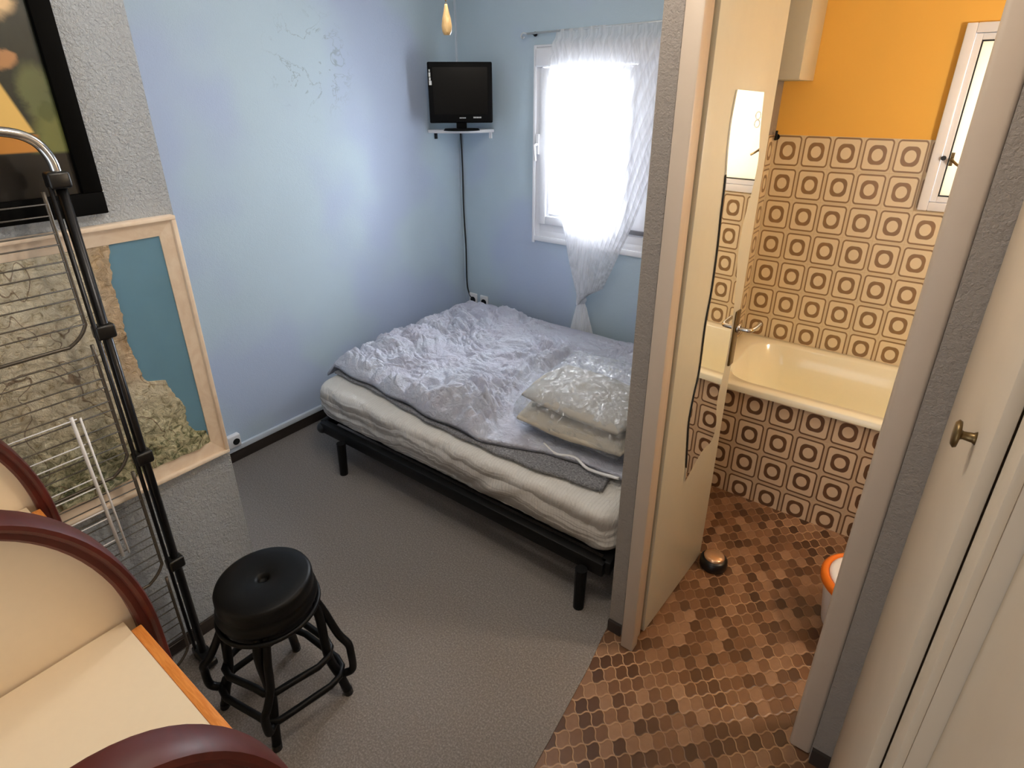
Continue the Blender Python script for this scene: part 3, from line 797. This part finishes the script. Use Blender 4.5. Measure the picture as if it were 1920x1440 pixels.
obj('cover', bm, 'sheet', mat, smooth=True)

# grey fleece throw under the duvet, showing along the front edge
def cloth(name, x0, x1, y0, y1, zf, nu, nv, thick, matn, parent=None):
    bm = B(); up, dn_ = [], []
    for j in range(nv + 1):
        ra, rb = [], []
        for i in range(nu + 1):
            u, v = i / nu, j / nv
            x = x0(v) + (x1(v) - x0(v)) * u; y = y0(u) + (y1(u) - y0(u)) * v
            z = zf(x, y, u, v)
            ra.append(bm.verts.new((shear(x, y), y, z))); rb.append(bm.verts.new((shear(x, y), y, z - thick)))
        up.append(ra); dn_.append(rb)
    for j in range(nv):
        for i in range(nu):
            bm.faces.new((up[j][i], up[j][i + 1], up[j + 1][i + 1], up[j + 1][i]))
            bm.faces.new((dn_[j][i], dn_[j + 1][i], dn_[j + 1][i + 1], dn_[j][i + 1]))
    for i in range(nu):
        bm.faces.new((up[0][i + 1], up[0][i], dn_[0][i], dn_[0][i + 1])); bm.faces.new((up[nv][i], up[nv][i + 1], dn_[nv][i + 1], dn_[nv][i]))
    for j in range(nv):
        bm.faces.new((up[j][0], up[j + 1][0], dn_[j + 1][0], dn_[j][0])); bm.faces.new((up[j + 1][nu], up[j][nu], dn_[j][nu], dn_[j + 1][nu]))
    return obj(name, bm, matn, parent, smooth=True, recalc=False)
TZ = mz1 + .012
th = cloth('fleece_throw', lambda v: -2.70, lambda v: -.865, lambda u: interp([(0, 1.835), (.2, 1.818), (.45, 1.762), (.66, 1.750), (.8, 1.752), (1, 1.80)], u) + .004 * sin(u * 51), lambda u: 2.35,
           lambda x, y, u, v: TZ + .018 + .005 * noise.noise(Vector((x * 8, y * 8, 0))) + .003 * noise.noise(Vector((x * 40, y * 40, 3))), 150, 30, .014, 'throw')
tag(th, 'grey fluffy throw under the duvet along the front of the bed', 'throw')

def folds(x, y):
    p = Vector((x, y, 0))
    w = Vector((noise.noise(p * 2.6), noise.noise(p * 2.6 + Vector((9, 4, 0))), 0)) * .20 + Vector((noise.noise(p * 9), noise.noise(p * 9 + Vector((3, 7, 0))), 0)) * .035
    q = p + w
    def bil(s, o, c, st=1.7):
        ca, sa = cos(c), sin(c)
        return min(1, abs(noise.noise(Vector((q.x * ca - q.y * sa, (q.x * sa + q.y * ca) * st, o)) * s)) * 2.4)
    h = .85 * bil(3.6, 0, .5) ** .7 + .55 * bil(7.0, 5, -.5) ** .7 + .34 * bil(13, 11, .3) ** .75 + .16 * bil(26, 17, 1.0)
    return h
def duv_z(x, y, u, v):
    edge = min(1, min(u / .05, (1 - u) / .03, v / .05, (1 - v) / .04))
    e = max(0, edge) ** .5
    amp = .062 * (.35 + .9 * max(0, min(1, .5 + 1.1 * noise.noise(Vector((x * 1.5, y * 1.5, 7))))))
    back = max(0, min(1, (y - 2.45) / .75))
    pil = max(0, min(1, (x + 1.62) / .15)) * max(0, min(1, (2.62 - y) / .15))
    amp *= (1 - .45 * back) * (1 - .92 * pil) * (.55 + .45 * min(1, u / .12))
    z = TZ + .052 - .040 * back - .008 * pil + e * (.006 + amp * folds(x, y)) + .006 * noise.noise(Vector((x * 3, y * 3, 1))) * (1 - pil)
    if x < -2.72: z -= min(.14, (-2.72 - x) * 1.1)
    return z
def dfront(u):
    return interp([(0, 1.845), (.2, 1.830), (.45, 1.775), (.64, 1.765), (.72, 1.80), (.80, 1.87), (1, 1.90)], u) + .006 * sin(u * 37) + .008 * noise.noise(Vector((u * 9, 0, 0)))
du_ = cloth('duvet', lambda v: -2.79 - .05 * v + .012 * sin(v * 17), lambda v: -.80, dfront, lambda u: 3.272 + .01 * sin(u * 14), duv_z, 440, 330, .020, 'duvet')
tag(du_, 'crumpled white and pale lilac duvet spread over the mattress', 'duvet')

# pillows in clear plastic, stacked at the right of the bed
def pillow(cx, cy, cz, hx, hy, hz, rot, matn, name, label, seed=0, parent=None, tilt=(0, 0)):
    bm = B(); bmesh.ops.create_uvsphere(bm, u_segments=64, v_segments=32, radius=1)
    Rm = Matrix.Rotation(rot, 3, 'Z') @ Matrix.Rotation(tilt[0], 3, 'X') @ Matrix.Rotation(tilt[1], 3, 'Y')
    for v in bm.verts:
        c = v.co.copy()
        f = lambda t: math.copysign(abs(t) ** .55, t)
        m = max(abs(c.x), abs(c.y), 1e-6); rr = math.hypot(c.x, c.y)
        x, y = c.x, c.y
        if rr > 1e-6:
            k = rr / m; s = 1 + (k - 1) * .72; x, y = c.x * s, c.y * s
        z = c.z * (abs(c.z) ** -.15 if abs(c.z) > 1e-3 else 1) * (1 - .25 * (x * y) ** 2)
        w = .05 * noise.noise(Vector((x * 2.6 + seed, y * 2.6, z * 2))) + .03 * noise.noise(Vector((x * 6, y * 6 + seed, z * 5)))
        v.co = Vector((cx, cy, cz)) + Rm @ Vector((x * hx * (1 + w * .3), y * hy * (1 + w * .3), z * hz * (1 + w * 2.5)))
    o = obj(name, bm, matn, parent, smooth=True)
    if label: tag(o, label, 'pillow')
    return o
PZ = TZ + .084
pillow(-1.130, 2.085, PZ + .056, .292, .200, .050, .02, 'pillow', 'pillow', 'beige pillow at the bottom of the bagged pile on the bed', 2, tilt=(.02, 0))
pillow(-1.135, 2.120, PZ + .152, .285, .200, .040, -.06, 'pillowgrey', 'pillow', 'grey-beige pillow on top of the bagged pile on the bed', 8, tilt=(.05, .02))
bm = B(); bmesh.ops.create_uvsphere(bm, u_segments=120, v_segments=64, radius=1)
for v in bm.verts:
    c = v.co.copy(); m = max(abs(c.x), abs(c.y), 1e-6); rr = math.hypot(c.x, c.y); s = 1 + (rr / m - 1) * .8 if rr > 1e-6 else 1
    x, y, z = c.x * s, c.y * s, math.copysign(abs(c.z) ** .75, c.z)
    w = .12 * noise.noise(Vector((x * 2.5, y * 2.5, z * 2 + 4))) + .08 * (1 - 2 * abs(noise.noise(Vector((x * 7, y * 7, z * 6)))))
    v.co = Vector((-1.142 + x * .298 * (1 + w * .15), 2.190 + y * .300 * (1 + w * .3), PZ + .104 + z * .126 * (1 + w * .8) + (.03 * y)))
pb = obj('plastic_bag', bm, 'film', smooth=True)
bm = B(); tube(bm, smooth_open([(-1.24, 1.90, TZ + .050), (-1.16, 1.875, TZ + .040), (-1.07, 1.895, TZ + .045), (-.98, 1.862, TZ + .040), (-.84, 1.872, TZ + .046)], 8), .007, 8)
obj('drawstring', bm, 'white', pb, smooth=True)
tag(pb, 'clear plastic bag wrapped round the two pillows on the bed', 'bag')
# grey cushion leaning by the partition
pillow(-1.16, 3.12, TZ + .215, .05, .16, .15, .1, 'greycloth', 'cushion', 'small grey cushion standing against the partition behind the bed', 4, tilt=(0, .1))

# ------------------------------------------------------------------ stool
SX, SY = -1.498, .640
st = thing('stool', 'black round-topped stool with ringed tubular legs beside the grey wall', 'stool', (SX, SY, 0))
bm = B(); lathe(bm, [(0, .556), (.013, .556), (.016, .560), (.019, .570), (.026, .574), (.110, .575), (.138, .573), (.147, .568), (.151, .559), (.152, .526), (.148, .518), (.153, .508), (.158, .498), (.159, .486), (.154, .476), (.147, .466), (.145, .448), (.137, .430), (0, .428)], (SX, SY, 0), 72)
obj('seat', bm, 'stoolblack', st, smooth=True)
bm = B(); tube(bm, [(SX + .158 * cos(a), SY + .158 * sin(a), .455) for a in [2 * pi * k / 56 for k in range(56)]], .008, 10, closed=True)
obj('seat_ring', bm, 'stoolblack', st, smooth=True)
feet = [(-1.338, .778), (-1.372, .508), (-1.650, .770), (-1.652, .478)]
dirs = []
for fx, fy in feet:
    d = Vector((fx - SX, fy - SY, 0)); dist = d.length; d.normalize(); dirs.append((d, dist))
    s = Vector((-d.y, d.x, 0))
    C0 = Vector((SX, SY, 0))
    def at(r, z, o=0): return C0 + d * r + s * o + Vector((0, 0, z))
    bm = B()
    tube(bm, smooth_open([at(.125, .47), at(.155, .40), at(dist - .05, .20), at(dist - .02, .09), at(dist, 0)], 5), .0155, 12)
    leg = obj('leg', bm, 'stoolblack', st, smooth=True)
    bm = B()                                     # the outer bow of the leg, looping between the two rings
    tube(bm, smooth_open([at(.130, .47, .026), at(.165, .38, .026), at(dist - .01, .28, .02), at(dist + .022, .235, .012), at(dist + .03, .20, 0), at(dist + .03, .14, 0), at(dist + .018, .115, 0), at(dist - .02, .10, 0)], 6), .0135, 10)
    obj('leg_bow', bm, 'stoolblack', leg, smooth=True)
    bm = B(); tube(bm, [at(dist, .0), at(dist - .003, .022)], .0165, 12); obj('rubber_foot', bm, 'blackplastic', leg)
order = [0, 2, 3, 1]
for z, k in ((.215, -.040), (.115, -.012)):
    pts = []
    for i in order:
        d, dist = dirs[i]; s = Vector((-d.y, d.x, 0)); r = dist + k
        for o, rr in ((-.055, -.028), (-.02, -.004), (.02, -.004), (.055, -.028)):
            pts.append(Vector((SX, SY, z)) + d * (r + rr) + s * o)
    bm = B(); tube(bm, pts, .012, 10, closed=True)
    obj('stretcher_ring', bm, 'stoolblack', st, smooth=True)

# ------------------------------------------------------------------ raised-relief map in a beige frame
mp = thing('relief_map', 'framed relief map with teal sea hanging on the grey wall', 'map', (GX, .3, .755))
my0, my1, mz0, mz1 = -.16, .838, .757, 1.664
fr = []
def frame_strip(y0, y1, z0, z1, x0, x1): return boxes((x0, x1, y0, y1, z0, z1))
for (a, b, c, d) in ((my0, my1, mz0, mz0 + .014), (my0, my1, mz1 - .014, mz1), (my0, my0 + .014, mz0 + .014, mz1 - .014), (my1 - .014, my1, mz0 + .014, mz1 - .014)):
    obj('frame_lip', boxes((GX, GX + .034, a, b, c, d)), 'mapframe', mp, bevel=.003)
bm = B()                                         # sloped inner mount
o_ = [(my0 + .014, mz0 + .014), (my1 - .014, mz0 + .014), (my1 - .014, mz1 - .014), (my0 + .014, mz1 - .014)]
i_ = [(my0 + .052, mz0 + .062), (my1 - .052, mz0 + .062), (my1 - .052, mz1 - .062), (my0 + .052, mz1 - .062)]
va = [bm.verts.new((GX + .020, *p)) for p in o_]; vb = [bm.verts.new((GX + .010, *p)) for p in i_]; vc = [bm.verts.new((GX + .001, *p)) for p in i_]; vd = [bm.verts.new((GX + .001, *p)) for p in o_]
for A_, B_ in ((va, vb), (vb, vc), (vc, vd), (vd, va)):
    for k in range(4): bm.faces.new((A_[k], A_[(k + 1) % 4], B_[(k + 1) % 4], B_[k]))
obj('mount', bm, 'mapframe', mp)
bm = B(); box(bm, GX + .001, GX + .0045, my0 + .052, my1 - .052, mz0 + .062, mz1 - .062)
obj('sea', bm, 'water', mp)
coast = [(1.605, .640), (1.556, .630), (1.49, .622), (1.428, .619), (1.379, .622), (1.333, .616), (1.283, .617), (1.231, .622), (1.164, .628), (1.134, .640), (1.118, .690), (1.071, .704), (1.003, .730), (.924, .726), (.885, .745), (.872, .778), (.815, .788)]
bm = B(); NY, NZ = 200, 200; ly0, ly1, lz0, lz1 = my0 + .052, my1 - .052, mz0 + .062, mz1 - .062
G = {}
def cl_y(z): return interp(coast, z) + .007 * noise.noise(Vector((z * 30, 1, 0))) + .004 * noise.noise(Vector((z * 80, 5, 0)))
def lagoon(y, z):   # the blue lagoons behind the sand bar near the top
    if 1.47 < z < 1.602 and .568 + .02 * (1.6 - z) / .13 + .006 * noise.noise(Vector((z * 50, 2, 0))) < y < .618 - .012 * (1.6 - z) / .13 + .005 * noise.noise(Vector((z * 40, 0, 0))): return True
    if 1.255 < z < 1.305 and .590 + .004 * noise.noise(Vector((z * 90, 0, 0))) < y < .611: return True
    return (y - .515) ** 2 + ((z - 1.235) * .8) ** 2 < .011 ** 2
for j in range(NZ + 1):
    z = lz0 + (lz1 - lz0) * j / NZ; c = min(cl_y(z), ly1)
    for i in range(NY + 1):
        s = i / NY; y = ly0 + (c - ly0) * s
        rough = .35 + .65 * max(0, min(1, (1.2 - z) / .3)) if y < c - .02 else .4
        h = .006 + .020 * rough * max(0, noise.fractal(Vector((y * 13, z * 13, 2)), .9, 2.1, 5) * .6 + .45) * min(1, (c - y) / .04 + .15)
        if lagoon(y, z): h = .0025
        G[i, j] = bm.verts.new((GX + .0035 + h, y, z))
for j in range(NZ):
    for i in range(NY): bm.faces.new((G[i, j], G[i + 1, j], G[i + 1, j + 1], G[i, j + 1]))
rim = [G[NY, j] for j in range(NZ + 1)]
low = [bm.verts.new((GX + .004, v.co.y + .001, v.co.z)) for v in rim]
for j in range(NZ): bm.faces.new((rim[j], low[j], low[j + 1], rim[j + 1]))
obj('land', bm, 'land', mp, smooth=True, keep=False)
M['land'].node_tree
# the land's object space starts at the thing's base: shift its coordinates back
for nm in ('land',):
    t = M[nm].node_tree; tc = next(n for n in t.nodes if n.type == 'TEX_COORD')
    mpn = t.nodes.new('ShaderNodeVectorMath'); mpn.operation = 'ADD'; mpn.inputs[1].default_value = mp.location
    for l in list(tc.outputs['Object'].links): t.links.new(mpn.outputs[0], l.to_socket)
    t.links.new(tc.outputs['Object'], mpn.inputs[0])

# ------------------------------------------------------------------ black-framed picture above the map
pc_ = thing('picture', 'large black-framed dark picture on the grey wall above the map', 'picture', (GX, .1, 1.70))
py0, py1, pz0, pz1, pw, pb_ = -.30, .658, 1.698, 2.72, .050, .062
for nm, b in (('frame_rail', (GX, GX + .030, py0, py1, pz0, pz0 + pb_)), ('frame_rail', (GX, GX + .030, py0, py1, pz1 - pb_, pz1)), ('frame_stile', (GX, GX + .030, py0, py0 + pw, pz0 + pb_, pz1 - pb_)), ('frame_stile', (GX, GX + .030, py1 - pw, py1, pz0 + pb_, pz1 - pb_))):
    obj(nm, boxes(b), 'frameblack', pc_, bevel=.003)
obj('canvas', boxes((GX + .002, GX + .012, py0 + pw, py1 - pw, pz0 + pb_, pz1 - pb_)), 'painting', pc_)
t = M['painting'].node_tree; tc = next(n for n in t.nodes if n.type == 'TEX_COORD')
va_ = t.nodes.new('ShaderNodeVectorMath'); va_.operation = 'ADD'; va_.inputs[1].default_value = pc_.location
for l in list(tc.outputs['Object'].links): t.links.new(va_.outputs[0], l.to_socket)
t.links.new(tc.outputs['Object'], va_.inputs[0])

# ------------------------------------------------------------------ folded clothes airer in front of the map
RX = -1.895
rk = thing('clothes_airer', 'folded metal clothes airer standing against the grey wall', 'clothes airer', (RX, .28, 0))
RY0, RY1 = -.10, .532
for y, sgn in ((RY1, 1), (RY0, -1)):
    bm = B(); tube(bm, [(RX, y, .03), (RX, y, 1.815)], .0135, 14)
    obj('post', bm, 'gunmetal', rk, smooth=True)
    bm = B(); tube(bm, [(RX + .016, y - sgn * .028, .10), (RX + .016, y - sgn * .028, 1.80)], .0060, 10)
    obj('inner_tube', bm, 'gunmetal', rk, smooth=True)
    for z in (1.815, 1.385, .945, .50):
        bm = B(); box(bm, RX - .018, RX + .026, y - .030 if sgn > 0 else y - .022, y + .022 if sgn > 0 else y + .030, z - .022, z + .022)
        obj('joint', bm, 'blackplastic', rk, bevel=.008, seg=3)
    bm = B(); box(bm, RX - .05, RX + .05, y - .022, y + .022, 0, .05); tube(bm, [(RX - .045, y - .02, .022), (RX - .045, y + .02, .022)], .022, 14); tube(bm, [(RX + .045, y - .02, .022), (RX + .045, y + .02, .022)], .022, 14)
    obj('foot', bm, 'blackplastic', rk, bevel=.006)
bm = B(); tube(bm, smooth_open([(RX, RY1, 1.82), (RX, RY1 - .004, 1.87), (RX, RY1 - .03, 1.915), (RX, RY1 - .085, 1.938), (RX, RY1 - .2, 1.942), (RX, RY0 + .2, 1.942), (RX, RY0 + .085, 1.938), (RX, RY0 + .03, 1.915), (RX, RY0 + .004, 1.87), (RX, RY0, 1.82)], 6), .0125, 14)
obj('handle_bar', bm, 'chrome', rk, smooth=True)
for (za, zb, zc) in ((1.79, 1.37, 0), (1.36, .93, 1), (.92, .485, 2), (.475, .085, 3)):
    bm = B(); xx = RX + .022
    ya, yb = RY0 + .045, RY1 - .048
    tube(bm, smooth_open([(xx, yb, za), (xx, yb, zb + .10), (xx, yb - .004, zb + .045), (xx, yb - .045, zb + .004), (xx, yb - .10, zb), (xx, ya + .10, zb), (xx, ya + .045, zb + .004), (xx, ya + .004, zb + .045), (xx, ya, zb + .10), (xx, ya, za)], 6), .0052, 8)
    o = obj('shelf_frame', bm, 'wire', rk, smooth=True)
    bm = B(); z = za - .03; k = 0
    while z > zb + .03:
        tube(bm, [(xx + .003, ya, z), (xx + .003, yb, z)], .0021, 6); z -= .046 if k % 2 else .030; k += 1
    obj('rods', bm, 'wire', o, smooth=True)
# white wing with its own rods
bm = B(); tube(bm, [(RX + .04, .378, 1.176), (RX + .04, .386, .66)], .0050, 8); tube(bm, [(RX + .04, .398, 1.165), (RX + .04, .404, .66)], .003, 8)
wg = obj('wing_bar', bm, 'white', rk, smooth=True)
bm = B(); z = 1.165; k = 0
while z > .70:
    tube(bm, [(RX + .04, .0, z - .004), (RX + .04, .39, z)], .0020, 6); z -= (.032 if k % 2 else .085); k += 1
obj('wing_rods', bm, 'white', wg, smooth=True)

# ------------------------------------------------------------------ cream cabinet with three arched mahogany panels
ac = thing('arched_cabinet', 'cream cabinet with arched mahogany-edged panels at the front left', 'cabinet', (-1.19, -.03, 0))
AY, AW, AZ, AH, AE = -.030, .293, .95, .445, .95
def arch(off=0.0, n=40):
    out = []
    for k in range(n + 1):
        a = pi * k / n; c_, s_ = cos(a), sin(a)
        out.append((AY + math.copysign(abs(c_) ** AE, c_) * (AW - off), AZ + abs(s_) ** AE * (AH - off)))
    return out
for x, side in ((-1.80, 0), (-1.19, 1), (-.540, 2)):
    AY, AW, AH, AE = (-.030, .293, .445, .95) if side < 2 else (-.010, .240, .462, .90)
    inner = [(AY + AW - .034, 0.0)] + arch(.034) + [(AY - AW + .034, 0.0)]
    bm = B(); prism(bm, inner, lambda y, z: Vector((x - .012, y, z)), lambda y, z: Vector((x + .004, y, z)))
    pnl = obj('arched_panel', bm, 'laminate' if side < 2 else 'mahog', ac)
    if side == 2: pnl['label'] = 'dark mahogany outer panel'
    o_ = [(AY + AW, 0.0)] + arch(0) + [(AY - AW, 0.0)]
    bm = B()
    px_ = .046 if side < 2 else .030
    sec = [(.004, -.026), (0, -.018), (0, px_ - .012), (.003, px_ - .003), (.010, px_), (.016, px_ - .003), (.019, px_ - .009), (.030, px_ - .009), (.036, px_ - .016), (.036, -.020), (.030, -.026)]
    rows = []
    N = len(o_); base = [Vector((0, y, z)) for y, z in o_]
    for i, p in enumerate(base):
        a = base[max(i - 1, 0)]; b = base[min(i + 1, N - 1)]; t_ = (b - a).normalized(); nrm = Vector((0, -t_.z, t_.y))
        cdir = Vector((0, AY, p.z if p.z < AZ else AZ)) - p
        if nrm.dot(cdir) < 0: nrm = -nrm
        rows.append([bm.verts.new(p + nrm * o + Vector((x + w, 0, 0))) for o, w in sec])
    for A_, B_ in zip(rows, rows[1:]):
        for k in range(len(sec)): bm.faces.new((A_[k], A_[(k + 1) % len(sec)], B_[(k + 1) % len(sec)], B_[k]))
    bm.faces.new(rows[0][::-1]); bm.faces.new(rows[-1])
    ed = obj('mahogany_edge', bm, 'mahog', pnl, smooth=True)
    m_ = ed.modifiers.new('split', 'EDGE_SPLIT'); m_.split_angle = .6
AY, AW = -.030, .293
for xa, xb in ((-1.790, -1.204), (-1.180, -.562)):
    tp = obj('top', boxes((xa, xb, AY - AW + .07, .208, .982, 1.002)), 'laminate', ac)
    obj('front_edge', boxes((xa + .036, xb - .034, .2085, .228, .970, 1.003)), 'orangewood', tp, bevel=.002)
    obj('body', boxes((xa, xb, AY - AW + .075, .200, .03, .980)), 'laminate', ac)

# ------------------------------------------------------------------ outside and light
SC.world = bpy.data.worlds.new('sky'); SC.world.use_nodes = True
wt = SC.world.node_tree; bg = wt.nodes['Background']
bg.inputs[0].default_value = (.86, .93, 1.0, 1); bg.inputs[1].default_value = 1.6

def area(name, loc, rot, sx, sy, power, col):
    l = bpy.data.lights.new(name, 'AREA'); l.shape = 'RECTANGLE'; l.size = sx; l.size_y = sy; l.energy = power; l.color = col
    o = bpy.data.objects.new(name, l); COL.objects.link(o); o.location = loc; o.rotation_euler = rot; return o
def point(name, loc, power, col, r=.1):
    l = bpy.data.lights.new(name, 'POINT'); l.energy = power; l.color = col; l.shadow_soft_size = r
    o = bpy.data.objects.new(name, l); COL.objects.link(o); o.location = loc; return o
# daylight through the bedroom and bathroom windows; front fill added at the unseen rear opening
area('window_daylight', (-1.98, BW + .55, 1.80), (-pi / 2, 0, 0), 1.3, 1.5, 275, (.90, .95, 1.0))
area('bathroom_daylight', (.25, YA + .26, 1.9), (-pi / 2, 0, 0), .6, .7, 12, (1.0, .97, .9))
area('added_front_fill', (-.45, -1.75, 1.25), (pi / 2, 0, 0), 1.1, 2.1, 4, (1.0, .95, .90))
point('ceiling_lamp_light', (lampo.location.x, lampo.location.y, CZ - .34), 10, (1.0, .93, .85), .16)
point('corridor_lamp_light', (-.68, .97, CZ - .2), 25, (1.0, .90, .78), .14)
point('bathroom_lamp_light', (.86, 2.32, 2.02), 43, (1.0, .93, .82), .10)

# ------------------------------------------------------------------ camera
f_, cx_, cy_, yaw, pitch, roll = 1074.8243, 960.0, 640.0, -0.6434, 0.4071, -0.0033
cam = bpy.data.cameras.new('camera'); co = bpy.data.objects.new('camera', cam); COL.objects.link(co)
c, s = cos(yaw), sin(yaw); cp, sp = cos(pitch), sin(pitch)
fwd = Vector((s * cp, c * cp, -sp)); right = Vector((c, -s, 0)); up = right.cross(fwd)
r2 = right * cos(roll) + up * sin(roll); u2 = up * cos(roll) - right * sin(roll)
co.matrix_world = Matrix(((r2.x, u2.x, -fwd.x, 0), (r2.y, u2.y, -fwd.y, 0), (r2.z, u2.z, -fwd.z, 2.018566), (0, 0, 0, 1)))
cam.sensor_width = 36; cam.lens = f_ / 1920 * 36; cam.shift_y = -(720 - cy_) / 1920; cam.clip_start = .02
SC.camera = co
vs = SC.view_settings
SC.display_settings.display_device = 'sRGB'
vs.view_transform = 'Standard'; vs.look = 'None'; vs.exposure = 0.0; vs.gamma = 1; vs.use_curve_mapping = False
SC.cycles.use_denoising = True
SC.cycles.max_bounces = 10; SC.cycles.diffuse_bounces = 5; SC.cycles.transparent_max_bounces = 16
SC.cycles.sample_clamp_indirect = 6; SC.cycles.caustics_reflective = False; SC.cycles.caustics_refractive = False
